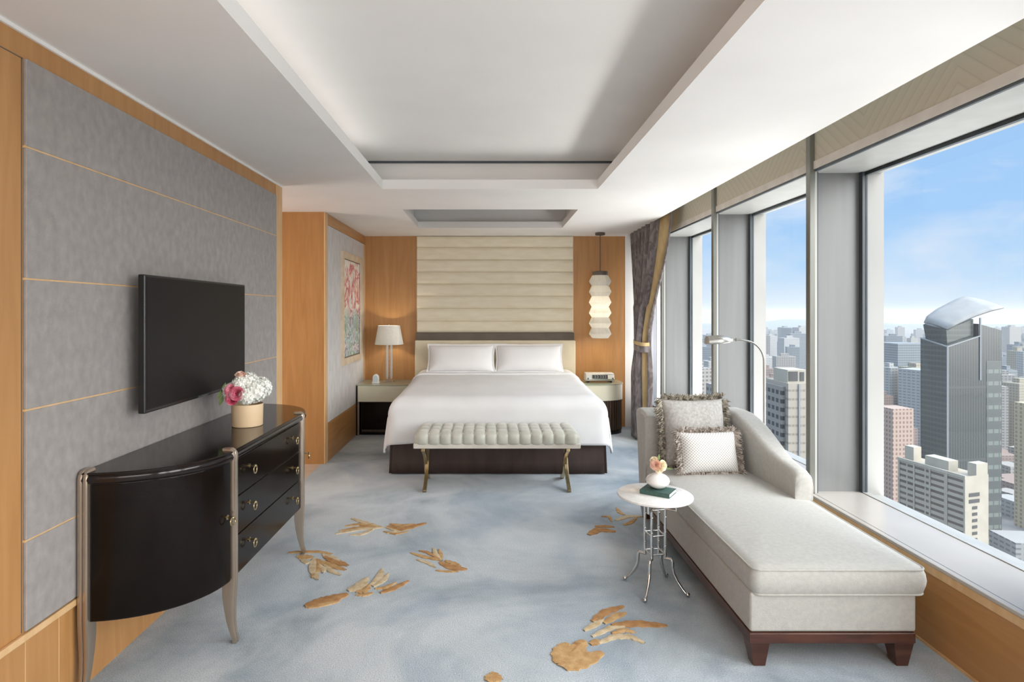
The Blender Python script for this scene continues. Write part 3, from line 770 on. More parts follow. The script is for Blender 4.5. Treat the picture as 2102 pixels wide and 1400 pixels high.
def drape_map(a, half, r, flare):
    """arc length a from centre -> (horizontal offset, drop)"""
    s = 1 if a >= 0 else -1; a = abs(a)
    flat = half - r
    if a <= flat: return s * a, 0
    q = a - flat
    if q < r * PI / 2:
        t = q / r
        return s * (flat + r * math.sin(t)), r * (1 - math.cos(t))
    q -= r * PI / 2
    return s * (half + q * flare), r + q
b = MB(); rows = []
NX, NY = 96, 90
W_ = 1.0 + .40
top0 = .735
for j in range(NY + 1):
    v = j / NY
    ay = 1.72 * (1 - v) ** 1.0 - 1.42 + 0   # from head to foot
    ay = .70 - v * (2.10)                    # arc from +.70 (head) to -1.40
    row = []
    for i in range(NX + 1):
        ax_ = -1.34 + 2.68 * i / NX
        ox, dzx = drape_map(ax_, 1.0, .13, .13)
        oy, dzy = drape_map(ay, 1.04, .13, .10) if ay < 0 else (ay, 0)
        yc = 6.42
        x = BX + ox; y = yc + oy
        dz = (dzx ** 4 + dzy ** 4) ** .25
        z = top0 - .035 * sstep(7.0, 5.5, y) - dz
        cx = sstep(.0, .2, dzx) * sstep(0, .2, dzy)
        x += cx * .015 * (1 if ox > 0 else -1); y += cx * .06
        z -= cx * .028
        z += .006 * noise.noise(Vector((x * 1.6, y * 1.6, 0))) + .0035 * noise.noise(Vector((x * 4.5, y * 3.5, 3)))
        hang = sstep(.12, .42, max(dzx, dzy))
        if dzx > dzy:
            x += (1 if ox > 0 else -1) * hang * .022 * math.sin(y * 8.5 + 1)
        else:
            y -= hang * .012 * math.sin(x * 6 + .6)
        z += .014 * hang * math.sin(x * 3 + y * 4)
        row.append((x, y, z))
    rows.append(row)
b.grid(rows); b.build('duvet', M['linen'], bed, ang=80, solid=.022)
# turned-down cuff and sheet at the head
b = MB(); rows = []
for j in range(11):
    y = 7.44 - .50 * j / 10; row = []
    for i in range(61):
        ax_ = -1.14 + 2.28 * i / 60
        ox, dzx = drape_map(ax_, 1.005, .13, .10)
        row.append((BX + ox, y, .752 - dzx + (.004 * noise.noise(Vector((ox * 3, y * 5, 1))))))
    rows.append(row)
b.grid(rows); b.build('folded_sheet', M['pillow'], bed, ang=80, solid=.018)

def cushion(name, m, c, w, h, t, lean, yaw, parent=None, flange=0, p=3.2, ears=.012, n=22):
    """a stuffed cushion standing on its lower edge at c (bottom centre), leaning back"""
    b = MB()
    R = Matrix.Translation(c) @ Matrix.Rotation(yaw, 4, 'Z') @ Matrix.Rotation(-lean, 4, 'X')
    b.T = Matrix()
    def pt(u, v, s):
        prof = max(0, 1 - abs(u) ** p) ** .55 * max(0, 1 - abs(v) ** p) ** .55
        k = 1 - .03 * (1 - abs(u)) ** 0 * 0
        pinch = 1 - .045 * (1 - v * v) * abs(u) ** 2; pinch2 = 1 - .045 * (1 - u * u) * abs(v) ** 2
        x = u * w / 2 * pinch; z = v * h / 2 * pinch2 + h / 2
        wr = .006 * noise.noise(Vector((x * 6 + c[0] * 9, z * 6, s)))
        return (x, s * (t / 2 * prof + wr * prof), z)
    us = [-math.cos(PI * i / n) for i in range(n + 1)]
    for s in (-1, 1):
        b.grid([[pt(u, v, s) for u in us] for v in us])
    if flange:
        edge = [(u, -1) for u in us] + [(1, v) for v in us[1:]] + [(u, 1) for u in us[::-1][1:]] + [(-1, v) for v in us[::-1][1:]]
        ring = []
        for u, v in edge:
            q = Vector(pt(u, v, -1)); o_ = Vector((u * flange * (1.0 if abs(u) > .98 else .0), 0, v * flange * (1.0 if abs(v) > .98 else 0)))
            ring.append((q, q + o_ + Vector((0, .004 * math.sin(u * 20 + v * 14), 0))))
        b.grid([[r_[0] for r_ in ring], [r_[1] for r_ in ring]])
    o = b.build(name, m, parent, ang=75, loc=(0, 0, 0))
    o.matrix_basis = R
    return o
def group_thing_cushion(): pass
for i, (x, lab) in enumerate(((-.350, 'white flanged bed pillow on the left half of the bed, beside the table lamp side'), (.486, 'white flanged bed pillow on the right half of the bed, nearer the windows'))):
    o = cushion('bed_pillow', M['pillow'], (x, 7.13, .765), .80, .335, .20, .38, 0, flange=.022)
    tag(o, lab, 'pillow', 'pillows against the headboard')

# ------------------------------------------------------------------ tufted bench
bn = thing('bench', 'tufted silver green bench with crossed brass legs at the foot of the bed', 'bench', (.06, 5.06, 0))
bx0, bx1 = -.632, .753
b = MB(); NCX = 14
prof = [(4.845, .395)]
prof += [(4.838, .395 + .055 * i / 6) for i in range(1, 7)]
prof += [(4.838 + .035 - .035 * math.cos(PI / 2 * i / 4), .45 + .035 * math.sin(PI / 2 * i / 4)) for i in range(1, 5)]
prof += [(4.873 + .375 * i / 24, .485) for i in range(1, 25)]
prof += [(5.248 + .035 * math.sin(PI / 2 * i / 4), .45 + .035 * math.cos(PI / 2 * i / 4)) for i in range(1, 5)]
prof += [(5.283, .45 - .055 * i / 4) for i in range(1, 5)]
# arc length
al = [0]
for p_, q_ in zip(prof, prof[1:]): al.append(al[-1] + math.hypot(q_[0] - p_[0], q_[1] - p_[1]))
rows = []
for j, (y, z) in enumerate(prof):
    p0 = prof[max(0, j - 1)]; p1 = prof[min(len(prof) - 1, j + 1)]
    ty, tz = p1[0] - p0[0], p1[1] - p0[1]; l_ = math.hypot(ty, tz) or 1
    ny, nz_ = -tz / l_, ty / l_
    s = al[j]
    cv = (s / .098) if s < .098 else 1 + (s - .098) / .1235
    row = []
    for i in range(NCX * 8 + 1):
        cu = i / 8
        x = bx0 + .03 + (bx1 - bx0 - .06) * i / (NCX * 8)
        d = .020 * (abs(math.sin(PI * cu)) ** .45) * (.35 + .65 * abs(math.sin(PI * cv)) ** .5)
        row.append((x, y + ny * d, z + nz_ * d))
    # rounded ends
    e0 = [(bx0 + .004 + .026 * (t), y + ny * -.012 * (1 - t), z + nz_ * -.02 * (1 - t)) for t in (0, .35, .7)]
    e1 = [(bx1 - .004 - .026 * (t), y + ny * -.012 * (1 - t), z + nz_ * -.02 * (1 - t)) for t in (.7, .35, 0)]
    rows.append([(bx0 + .004, 5.06, .40)] + e0 + row + e1 + [(bx1 - .004, 5.06, .40)])
b.grid(rows); b.build('seat', M['bench'], bn, ang=80)
MB().box(bx0, bx1, 4.832, 5.29, .362, .404).build('seat_band', M['bench_band'], bn, bevel=.008)
for i in range(1, NCX):
    for s in (.098, .2215, .345):
        b = MB()
        j = min(range(len(al)), key=lambda q: abs(al[q] - s))
        x = bx0 + .03 + (bx1 - bx0 - .06) * i / NCX
        b.ball((x, prof[j][0], prof[j][1] + .003), .0065, 8, 5, sz=.6); b.build('button', M['bench'], bn)
for x in (-.545, .655):
    for s in (1, -1):
        b = MB(); pts = []
        ya, yb = (4.835, 5.27) if s > 0 else (5.27, 4.835)
        for i in range(17):
            t = i / 16
            # an S-curve from one foot up and across to the opposite top
            y = ya + (yb - ya) * (t + .10 * math.sin(2 * PI * t))
            pts.append((x + s * .006, y, .004 + .356 * t))
        rings = []
        for i, p in enumerate(pts):
            q0 = Vector(pts[max(0, i - 1)]); q1 = Vector(pts[min(16, i + 1)]); tn = (q1 - q0).normalized(); nr = Vector((0, -tn.z, tn.y))
            hw = .019 - .004 * math.sin(PI * i / 16); tk = .015
            rings.append([Vector(p) + Vector((-tk, 0, 0)) + nr * hw, Vector(p) + Vector((tk, 0, 0)) + nr * hw, Vector(p) + Vector((tk, 0, 0)) - nr * hw, Vector(p) + Vector((-tk, 0, 0)) - nr * hw])
        b.loft(rings); b.build('leg', M['brass'], bn, bevel=.003, seg=2)

# ------------------------------------------------------------------ nightstands
ns = thing('nightstand', 'straight fronted nightstand with ivory drawer and glass top left of the bed', 'nightstand', (-1.28, 7.3, 0))
MB().box(-1.595, -.965, 7.06, 7.58, .405, .602).build('drawer', M['ivory'], ns, bevel=.004)
MB().box(-1.560, -.985, 7.12, 7.57, .03, .405).build('cabinet', M['darkwood'], ns)
MB().box(-1.555, -1.0, 7.112, 7.125, .06, .39).build('door', M['lacquer2'], ns, bevel=.002)
MB().box(-1.598, -1.575, 7.06, 7.08, 0, .405).build('corner_post', M['bronze'], ns)
MB().box(-1.612, -1.596, 7.06, 7.575, 0, .602).build('side_panel', M['lacquer'], ns)
MB().box(-1.605, -.962, 7.05, 7.585, .603, .613).build('glass_top', M['glass_top'], ns)
MB().box(-1.595, -.99, 7.10, 7.57, 0, .035).build('plinth', M['lacquer'], ns)

n2_ = thing('nightstand', 'bow fronted nightstand with ivory drawer over dark fluted wood right of the bed', 'nightstand', (1.38, 7.3, 0))
def bow(o, x0=1.115, x1=1.655, yb=7.58, yf=7.05):
    cx, rx = x0, x1 - x0 + o
    return [(x0 - o * 0, yb), (x0, yf - o)] + [(x0 + (rx) * math.sin(math.radians(a_)) ** .75, yf + .26 - (.26 + o) * math.cos(math.radians(a_)) ** .9) for a_ in range(6, 88, 6)] + [(x1 + o, yf + .27), (x1 + o, yb)]
b = MB(); b.prism(bow(0), .415, .602); b.build('drawer', M['ivory'], n2_, ang=30)
b = MB(); b.prism(bow(-.02), .02, .413); b.build('cabinet', M['darkwood'], n2_, ang=30)
b = MB()
bp_ = bow(-.016)
for p_, q_ in zip(bp_[1:-1], bp_[2:-1]):
    n = max(1, int(math.hypot(q_[0] - p_[0], q_[1] - p_[1]) / .022))
    for k in range(n):
        t = k / n; x = p_[0] + (q_[0] - p_[0]) * t; y = p_[1] + (q_[1] - p_[1]) * t
        b.tube([(x, y, .05), (x, y, .405)], .009, 8)
b.build('fluting', M['darkwood'], n2_)
b = MB(); b.prism(bow(.006), .603, .613); b.build('glass_top', M['glass_top'], n2_, ang=30)
b = MB(); b.prism(bow(-.01), 0, .045); b.build('plinth', M['lacquer'], n2_, ang=30)

# bedside lamp
lx, ly = -1.262, 7.34
lp = thing('table_lamp', 'bedside lamp with white tapered shade and crystal column on the left nightstand', 'lamp', (lx, ly, .613))
b = MB(); b.lathe([(.176, 0), (.178, .002), (.136, .236), (.134, .236), (.174, .004), (.174, 0)], 48, (lx, ly, 1.085), cap=False); b.build('lamp_shade', M['shade_t'], lp, ang=60)
l_ = light('table_lamp_bulb', 'POINT', (lx, ly, 1.20), (0, 0, 0), 8, (1.0, .88, .72), shadow_soft_size=.035)
b = MB(); b.box(lx - .058, lx + .058, ly - .058, ly + .058, .613, .628); b.box(lx - .035, lx + .035, ly - .035, ly + .035, .628, .655); b.build('base', M['chrome'], lp, bevel=.003)
for s in (-1, 1):
    b = MB(); b.lathe([(.014, 0)] + [(.0165 + .0035 * (k % 2), .02 + .025 * k) for k in range(16)] + [(.014, .43)], 20, (lx + s * .026, ly, .655)); b.build('crystal_column', M['crystal'], lp, ang=60)
b = MB(); b.box(lx - .045, lx + .045, ly - .012, ly + .012, 1.075, 1.088); b.tube([(lx, ly, 1.085), (lx, ly, 1.32)], .005, 8); b.tube([(lx - .135, ly, 1.316), (lx + .135, ly, 1.316)], .003, 6); b.ball((lx, ly, 1.327), .009, 10, 6); b.build('harp', M['chrome'], lp)
b = MB(); b.tube([(lx, ly, 1.12), (lx, ly, 1.15)], .013, 10); b.ball((lx, ly, 1.185), .032, 14, 10); b.build('bulb', M['shade_w'], lp)

# small dome clock
dc = thing('alarm_clock', 'small white dome topped clock beside the lamp on the left nightstand', 'clock', (-1.402, 7.22, .613))
dp = [(-1.440, .615), (-1.364, .615), (-1.364, .675)] + [(-1.402 + .038 * math.cos(math.radians(t)), .675 + .05 * math.sin(math.radians(t))) for t in range(10, 180, 10)] + [(-1.440, .675)]
b = MB(); b.loft([[(x, y, z) for x, z in dp] for y in (7.19, 7.235)]); b.build('body', M['porcelain'], dc, bevel=.003)
b = MB(); b.loft([[(-1.402 + (x + 1.402) * .72, y, .675 + (z - .675) * .72) for x, z in dp] for y in (7.186, 7.191)]); b.build('dial', M['bluegrey'], dc)
MB().box(-1.447, -1.357, 7.180, 7.245, .613, .630).build('foot', M['porcelain'], dc, bevel=.004)

# clock radio
rc = thing('clock_radio', 'silver clock radio with dark display on the right nightstand', 'radio', (1.375, 7.32, .613))
b = MB(); b.loft([[(x, 7.27, .632), (x, 7.245, .655), (x, 7.262, .715), (x, 7.30, .728), (x, 7.43, .728), (x, 7.45, .66), (x, 7.43, .632)] for x in (1.20, 1.205, 1.545, 1.55)]); b.build('body', M['lid'], rc, bevel=.006)
b = MB(); b.T = Matrix.Translation((1.375, 7.2515, .687)) @ Matrix.Rotation(-.28, 4, 'X'); b.box(-.10, .09, -.004, .002, -.022, .022); b.build('display', M['lcd'], rc)
b = MB(); b.T = Matrix.Translation((1.375, 7.2515, .687)) @ Matrix.Rotation(-.28, 4, 'X')
for x in (-.075, -.045, -.008, .022, .052):
    b.box(x, x + .018, -.0055, -.004, -.013, -.009); b.box(x, x + .018, -.0055, -.004, .009, .013); b.box(x + .014, x + .018, -.0055, -.004, -.013, .013)
b.build('display_digits', M['lcdseg'], rc)
for x in (1.222, 1.528):
    b = MB(); b.tube([(x, 7.252, .664), (x, 7.244, .666)], .011, 12); b.build('knob', M['chrome'], rc)
for x in (1.235, 1.515):
    for y in (7.29, 7.41):
        b = MB(); b.tube([(x, y, .6135), (x, y, .64)], .012, 8); b.build('foot', M['tv'], rc)

# pendant lantern
px_, py_ = 1.371, 7.25
pd = thing('pendant_lantern', 'long white pleated paper lantern hanging over the right nightstand', 'lamp', (px_, py_, 1.168))
MB().lathe([(.060, 0), (.060, .026), (.056, .030)], 28, (px_, py_, ZC - .030)).build('ceiling_rose', M['taupe_band'], pd)
b = MB(); b.tube([(px_, py_, 1.99), (px_, py_, ZC - .028)], .006, 8); b.build('rod', M['taupe_band'], pd)
MB().lathe([(.088, 0), (.095, .004), (.095, .048), (.086, .054)], 28, (px_, py_, 1.942)).build('cap', M['taupe_band'], pd)
prof2 = [(.100, 1.168)]
hgt = (1.944 - 1.168) / 6
for k in range(6):
    z = 1.168 + k * hgt
    prof2 += [(.137, z + hgt * .38), (.139, z + hgt * .42), (.137, z + hgt * .47)]
    prof2 += [(.106, z + hgt)] if k < 5 else [(.098, z + hgt)]
b = MB(); b.lathe(prof2, 16, (px_, py_, 0), cap=False); b.build('lantern', M['paper_t'], pd, ang=15)
l_ = light('pendant_bulb', 'AREA', (px_, py_, 1.166), (0, 0, 0), 1.2, (1.0, .84, .62), shape='DISK', size=.16)
l_ = light('pendant_inner_bulb', 'POINT', (px_, py_, 1.55), (0, 0, 0), .8, (1.0, .90, .74), shadow_soft_size=.07)

# ------------------------------------------------------------------ painting
ar = thing('framed_painting', 'tall narrow flower painting in a pale gold frame on the far left wall', 'painting', (XL, 6.84, 1.53))
ya, yb, za, zb_ = 6.345, 7.30, .905, 2.162
xa = XL + .004
for args in ((ya, yb, za, za + .075), (ya, yb, zb_ - .075, zb_), (ya, ya + .085, za, zb_), (yb - .085, yb, za, zb_)):
    pass
b = MB()
def rect(y0, y1, z0, z1, x): return [(x, y0, z0), (x, y1, z0), (x, y1, z1), (x, y0, z1)]
b.loft([rect(ya, yb, za, zb_, xa), rect(ya, yb, za, zb_, xa + .030), rect(ya + .02, yb - .02, za + .02, zb_ - .02, xa + .034), rect(ya + .075, yb - .075, za + .07, zb_ - .07, xa + .026), rect(ya + .085, yb - .085, za + .08, zb_ - .08, xa + .012)], cap=False)
b.build('frame', noisy('pale_gold_frame', (.58, .46, .32), (.68, .57, .44), (1, 1, 1), 9, 4, rough=.45), ar, ang=20)
b = MB(); b.box(xa, xa + .014, ya + .07, yb - .07, za + .065, zb_ - .065); b.build('canvas', M['art'], ar, loc=(xa, 6.82, 1.53), smooth=False)
b = MB(); b.loft([rect(ya + .082, yb - .082, za + .077, zb_ - .077, xa + .014), rect(ya + .082, yb - .082, za + .077, zb_ - .077, xa + .018), rect(ya + .092, yb - .092, za + .087, zb_ - .087, xa + .018), rect(ya + .092, yb - .092, za + .087, zb_ - .087, xa + .014)], cap=False); b.build('inner_slip', M['taupe_band'], ar)

# ------------------------------------------------------------------ drape and sheer
dr = thing('drape', 'taupe patterned drape with gold border tied back beside the far window', 'curtain', (1.81, 6.85, 0))
NZ, NU = 60, 200
rows = []
for j in range(NZ + 1):
    z = .02 + 2.70 * j / NZ
    # half-width along Y, centre, depth
    if z > 1.11:
        t = (z - 1.11) / (2.72 - 1.11); e = sstep(0, .9, t) ** .85
        yc, hw, dep, xc = 6.85 - .12 * e, .13 + .60 * e, .060 + .006 * e, 1.79 + .03 * e
    else:
        t = (1.11 - z) / 1.11; e = sstep(0, .35, t)
        yc, hw, dep, xc = 6.85 + .03 * e, .13 + .07 * e, .06 + .02 * e, 1.79 + .0 * e
    sgn = []
    for i in range(NU + 1):
        u = i / NU
        y = yc + hw - 2 * hw * u
        ph = u * 2 * PI * 8
        wid = 1 - .25 * abs(2 * u - 1) ** 3
        calm = 1 - .8 * sstep(.74, .80, u) * (1 - sstep(.95, 1.0, u))
        x = xc + calm * dep * wid * math.sin(ph + .6 * math.sin(z * 2)) + .075 * sstep(.79, .94, u) * (.6 + .4 * sstep(.13, .7, hw)) + .010 * noise.noise(Vector((u * 9, z * 1.3, 0)))
        if hw < .3: x -= .03 * (1 - (2 * u - 1) ** 2)
        sgn.append((x, y - .018 * math.cos(ph) * (hw / .7), z))
    rows.append(sgn)
def part_rows(a_, b_): return [r_[int(a_ * NU):int(b_ * NU) + 1] for r_ in rows]
MB().grid(part_rows(0, .80)).build('curtain_panel', M['drape'], dr, ang=80, solid=.004)
MB().grid(part_rows(.80, .93)).build('border', M['drape_gold'], dr, ang=80, solid=.005)
MB().grid(part_rows(.93, 1)).build('return_edge', M['drape'], dr, ang=80, solid=.004)
b = MB(); n = 40
b.loft([[(1.785 + (.085 + dd) * math.cos(2 * PI * i / n), 6.85 + (.155 + dd) * math.sin(2 * PI * i / n), z + .02 * math.sin(2 * PI * i / n)) for i in range(n)] for z, dd in ((1.115, 0), (1.12, .008), (1.155, .008), (1.16, 0))], cap=False)
b.build('tie_band', M['drape_gold'], dr, ang=50)
b = MB()
b.loft([[(1.785 + (.083 + dd) * math.cos(2 * PI * i / n), 6.85 + (.153 + dd) * math.sin(2 * PI * i / n), z + .02 * math.sin(2 * PI * i / n)) for i in range(n)] for z, dd in ((1.045, 0), (1.05, .008), (1.112, .008), (1.118, 0))], cap=False)
b.build('tie_band', M['drape'], dr, ang=50)
b = MB(); rows = []
for j in range(13):
    z = .395 + 2.33 * j / 12
    rows.append([(1.925 + .014 * math.sin(i * .9) , 6.76 + .80 * i / 90, z) for i in range(91)])
b.grid(rows); tag(b.build('sheer_curtain', M['sheer'], None, ang=80), 'white sheer curtain behind the tied drape at the far window', 'curtain')

# ------------------------------------------------------------------ chaise
ch = thing('chaise_longue', 'cream upholstered chaise longue with sloping arm and brown wooden feet along the window', 'chaise', (1.45, 3.35, 0))
cx0, cx1, cy0, cy1 = 1.098, 1.80, 2.46, 4.28
MB().box(cx0 - .006, cx1 - .008, cy0 - .004, cy1, .103, .146).build('wooden_rail', M['redwood'], ch, bevel=.004)
for x, y, sx_, sy_ in ((cx0, cy0, 1, 1), (cx1 - .012, cy0, -1, 1), (cx0, cy1, 1, -1), (cx1 - .012, cy1, -1, -1)):
    b = MB(); rings = []
    for z, o_, w in ((0, .018, .050), (.104, .0, .083)):
        rings.append([(x + sx_ * o_, y + sy_ * o_ * .6, z), (x + sx_ * (o_ + w), y + sy_ * o_ * .6, z), (x + sx_ * (o_ + w), y + sy_ * (o_ * .6 + w), z), (x + sx_ * o_, y + sy_ * (o_ * .6 + w), z)])
    b.loft(rings); b.build('leg', M['redwood'], ch, bevel=.003)
MB().box(cx0, cx1, cy0 + .004, cy1, .146, .312).build('base', M['sofa'], ch, bevel=.012)
# seat cushion with crown and piping
b = MB()
def cush_ring(o_, z, r=.035, n=5):
    x0, x1, y0, y1 = 1.106 + o_, 1.838 - o_, 2.452 + o_, 4.12
    p = []
    for (ax_, ay_, a0) in ((x0 + r, y0 + r, 180), (x1 - r, y0 + r, 270), (x1 - r, y1 - r, 0), (x0 + r, y1 - r, 90)):
        p += [(ax_ + r * math.cos(math.radians(a0 + 90 * k / n)), ay_ + r * math.sin(math.radians(a0 + 90 * k / n)), z) for k in range(n + 1)]
    return p
def subdivide_ring(rg, m=14):
    out = []
    for i, p_ in enumerate(rg):
        q_ = rg[(i + 1) % len(rg)]; d_ = (Vector(q_) - Vector(p_)).length; k = m if d_ > .3 else 1
        out += [tuple(Vector(p_).lerp(Vector(q_), t / k)) for t in range(k)]
    return out
rings = []
for o_, z in ((.02, .304), (.006, .308), (0, .318), (-.006, .345), (-.008, .365), (-.005, .392), (.0, .408), (.006, .416)):
    rings.append(subdivide_ring(cush_ring(o_, z)))
for k in range(1, 9):
    t = k / 9
    cxm, cym = 1.472, 3.286
    base_ = rings[7]
    rings.append([(cxm + (x - cxm) * (1 - t), cym + (y - cym) * (1 - t * .8), .416 + .022 * (1 - (1 - t) ** 2.2)) for x, y, z in base_])
# lift toward the back
rings = [[(x, y, z + (.012 * sstep(3.0, 4.0, y) if z > .35 else 0)) for x, y, z in r_] for r_ in rings]
b.loft(rings); b.build('seat_cushion', M['sofa'], ch, ang=60)
b = MB()
for zz_, oo in ((.4135, .001), (.309, .003)):
    pr = subdivide_ring(cush_ring(oo, zz_))
    pr = [(x, y, z + (.012 * sstep(3.0, 4.0, y) if z > .35 else 0)) for x, y, z in pr]
    b.tube(pr + [pr[0], pr[1]], .0045, 8, cap=False)
b.build('piping', M['sofa'], ch)
# back panel, slightly raked, rounded
b = MB(); rings = []
for k in range(11):
    t = k / 10; z = .146 + .60 * t
    rk = .07 * t ** 1.5
    w0, w1 = cx0 - .004 - .006 * t, cx1 - .01
    rings.append([(w0, 4.16 + rk, z), (w0 + .02, 4.135 + rk, z), (w1 - .02, 4.135 + rk, z), (w1, 4.16 + rk, z), (w1, 4.27 + rk, z), (w1 - .02, 4.285 + rk, z), (w0 + .02, 4.285 + rk, z), (w0, 4.27 + rk, z)])
rk = .07
for dz, ins in ((.026, .006), (.040, .02), (.046, .045)):
    w0, w1 = cx0 - .010 + ins * .5, cx1 - .01 - ins * .5; z = .746 + dz
    rings.append([(w0, 4.16 + rk + ins, z), (w0 + .02, 4.135 + rk + ins, z), (w1 - .02, 4.135 + rk + ins, z), (w1, 4.16 + rk + ins, z), (w1, 4.27 + rk - ins, z), (w1 - .02, 4.285 + rk - ins, z), (w0 + .02, 4.285 + rk - ins, z), (w0, 4.27 + rk - ins, z)])
b.loft(rings); b.build('backrest', M['sofa'], ch, ang=50)
# short side return at the left of the back
b = MB(); rings = []
for y, zt_ in ((4.10, .70), (4.115, .765), (4.15, .785), (4.26, .79)):
    rings.append([(cx0 - .004, y, .15), (cx0 + .085, y, .15), (cx0 + .085, y, zt_ - .02), (cx0 + .06, y, zt_), (cx0 + .012, y, zt_), (cx0 - .008, y, zt_ - .02)])
b.loft(rings); b.build('back_wing', M['sofa'], ch, ang=50, bevel=.006)
# sloping arm on the window side
b = MB(); rings = []
prof3 = [(3.335, .545), (3.345, .575), (3.38, .590), (3.45, .600), (3.53, .615), (3.62, .648), (3.72, .694), (3.82, .738), (3.93, .772), (4.05, .798), (4.18, .800), (4.30, .795), (4.325, .76)]
for i, (y, zt_) in enumerate(prof3):
    g = sstep(3.33, 3.95, y)
    th = .105 + .045 * g; x1 = 1.848; xi = x1 - th
    r = .04
    ring = [(x1 - .045, y, .146), (xi + .02, y, .146), (xi + .005, y, .40), (xi - .012 * g, y, zt_ - .10)]
    ring += [(xi + r + r * math.cos(math.radians(a_)) - .018 * g, y, zt_ - r * 1.3 + r * 1.3 * math.sin(math.radians(a_))) for a_ in range(180, 89, -18)]
    ring += [(x1 - r + r * math.cos(math.radians(a_)), y, zt_ - r * 1.3 + r * 1.3 * math.sin(math.radians(a_))) for a_ in range(90, -1, -18)]
    ring += [(x1 - .002, y, zt_ - .12), (x1 - .02, y, .40)]
    rings.append(ring)
b.loft(rings); b.build('arm', M['sofa'], ch, ang=50)

# cushions on the chaise
def fringe_for(o, w, h, m, seed, ln=.034):
    rd = random.Random(seed); b = MB()
    pts = []
    N = 46
    for i in range(N): pts.append((-1 + 2 * i / N, -1, 0, -1))
    for i in range(int(N * h / w)): pts.append((1, -1 + 2 * i / int(N * h / w), 1, 0))
    for i in range(N): pts.append((1 - 2 * i / N, 1, 0, 1))
    for i in range(int(N * h / w)): pts.append((-1, 1 - 2 * i / int(N * h / w), -1, 0))
    for u, v, nx, nz_ in pts:
        px = u * w / 2 * (1 - .045 * (1 - v * v) * abs(u) ** 2); pz = v * h / 2 * (1 - .045 * (1 - u * u) * abs(v) ** 2) + h / 2
        if v < 0 and nz_ == -1: l = ln * .55
        else: l = ln
        for k in range(7):
            s = Vector((px + rd.uniform(-.006, .006), rd.uniform(-.010, .010), pz + rd.uniform(-.006, .006)))
            d = Vector((nx, 0, nz_)) + Vector((rd.uniform(-.6, .6), rd.uniform(-1.0, .6), rd.uniform(-.6, .3)))
            d.normalize(); e = s + d * l * rd.uniform(.8, 1.25) + Vector((0, 0, -.007))
            mid = (s + e) / 2 + Vector((rd.uniform(-.004, .004), -.004, .004))
            b.tube([s, mid, e], [.0028, .0032, .0022], 4)
    f = b.build('fringe', m, None, ang=80)
    f.parent = o
    return f
p1 = cushion('large_cushion', M['cush'], (1.412, 4.0, .442), .44, .455, .19, .15, .10)
tag(p1, 'large grey fringed cushion leaning on the chaise backrest', 'cushion'); fringe_for(p1, .44, .455, M['fringe'], 3, .045)
p2 = cushion('lumbar_cushion', M['cush_dot'], (1.437, 3.80, .448), .385, .265, .14, .26, .08)
tag(p2, 'small white dotted lumbar cushion in front of the large grey cushion', 'cushion'); fringe_for(p2, .385, .265, M['fringe2'], 5, .038)

# ------------------------------------------------------------------ side table
tx, ty, tz = .893, 3.16, .515
tb = thing('side_table', 'round white marble side table on bent chrome bamboo legs by the chaise', 'table', (tx, ty, 0))
MB().lathe([(.0, 0), (.190, 0), (.198, .003), (.200, .008), (.199, .013), (.195, .016), (.0, .0165)], 72, (tx, ty, tz - .016)).build('tabletop', M['marble'], tb, ang=40)
def bamboo(b, pts, r=.0075):
    b.tube(pts, r, 10)
feet_pts = []
for k, ang_ in enumerate((140, 235, 325, 50)):
    A = math.radians(ang_ + 3); e = Vector((math.cos(A), math.sin(A), 0)); c0 = Vector((tx, ty, 0))
    b = MB()
    P = lambda r_, z: c0 + e * r_ + Vector((0, 0, z))
    # Greek-key bracket under the top
    for p_, q_ in (((.115, .497), (.115, .440)), ((.119, .444), (.052, .444)), ((.056, .448), (.056, .175)), ((.052, .179), (.090, .179))):
        bamboo(b, [P(*p_), P(*q_)], .0078)
    b.tube([P(.088, .182), P(.094, .165), P(.094, .135), P(.100, .105), P(.118, .070), P(.145, .035), P(.163, .016), P(.170, .012)], [.0075, .0085, .0085, .0095, .0085, .0072, .007, .008], 10)
    b.ball(P(.173, .012), .0125, 12, 8, sz=.95)
    for r_, z in ((.056, .40), (.056, .32), (.056, .245)):
        b.torus(P(r_, z), .0068, .0022, (0, 0, 1), 12, 6)
    b.build('leg', M['chrome'], tb, ang=60)
for z in (.200, .44, .30):
    b = MB()
    pr = [Vector((tx, ty, z)) + Vector((math.cos(math.radians(a_ + 3)), math.sin(math.radians(a_ + 3)), 0)) * .056 for a_ in (140, 235, 325, 50, 140)]
    for p_, q_ in zip(pr, pr[1:]): b.tube([p_, q_], .0045, 8)
    b.build('stretcher', M['chrome'], tb, ang=60)
b = MB(); b.lathe([(.13, 0), (.13, .005), (.0, .006)], 30, (tx, ty, .4935)); b.build('mounting_plate', M['chrome'], tb)

bk = thing('book', 'dark green book lying under the white vase on the side table', 'book', (.905, 3.17, tz))
def bookbox(x0, x1, y0, y1, z0, z1):
    b = MB(); b.T = Matrix.Translation((.912, 3.165, tz + .001)) @ Matrix.Rotation(math.radians(-34), 4, 'Z'); b.box(x0, x1, y0, y1, z0, z1); return b
bookbox(-.080, .080, -.060, .060, 0, .0025).build('cover', M['book_g'], bk)
bookbox(-.080, .080, -.060, .060, .0195, .022).build('cover', M['book_g'], bk)
bookbox(-.080, .080, -.062, -.058, 0, .022).build('spine', M['book_g'], bk)
bookbox(-.076, .077, -.058, .056, .0025, .0195).build('pages', M['pages'], bk)
vz = tz + .024
vx, vy = .915, 3.18
va = MB(); va.lathe([(.0, 0), (.022, .0), (.042, .010), (.058, .026), (.064, .042), (.058, .058), (.042, .072), (.022, .080), (.013, .084), (.011, .092), (.014, .098), (.012, .098), (.008, .09), (.0, .088)], 40, (vx, vy, vz))
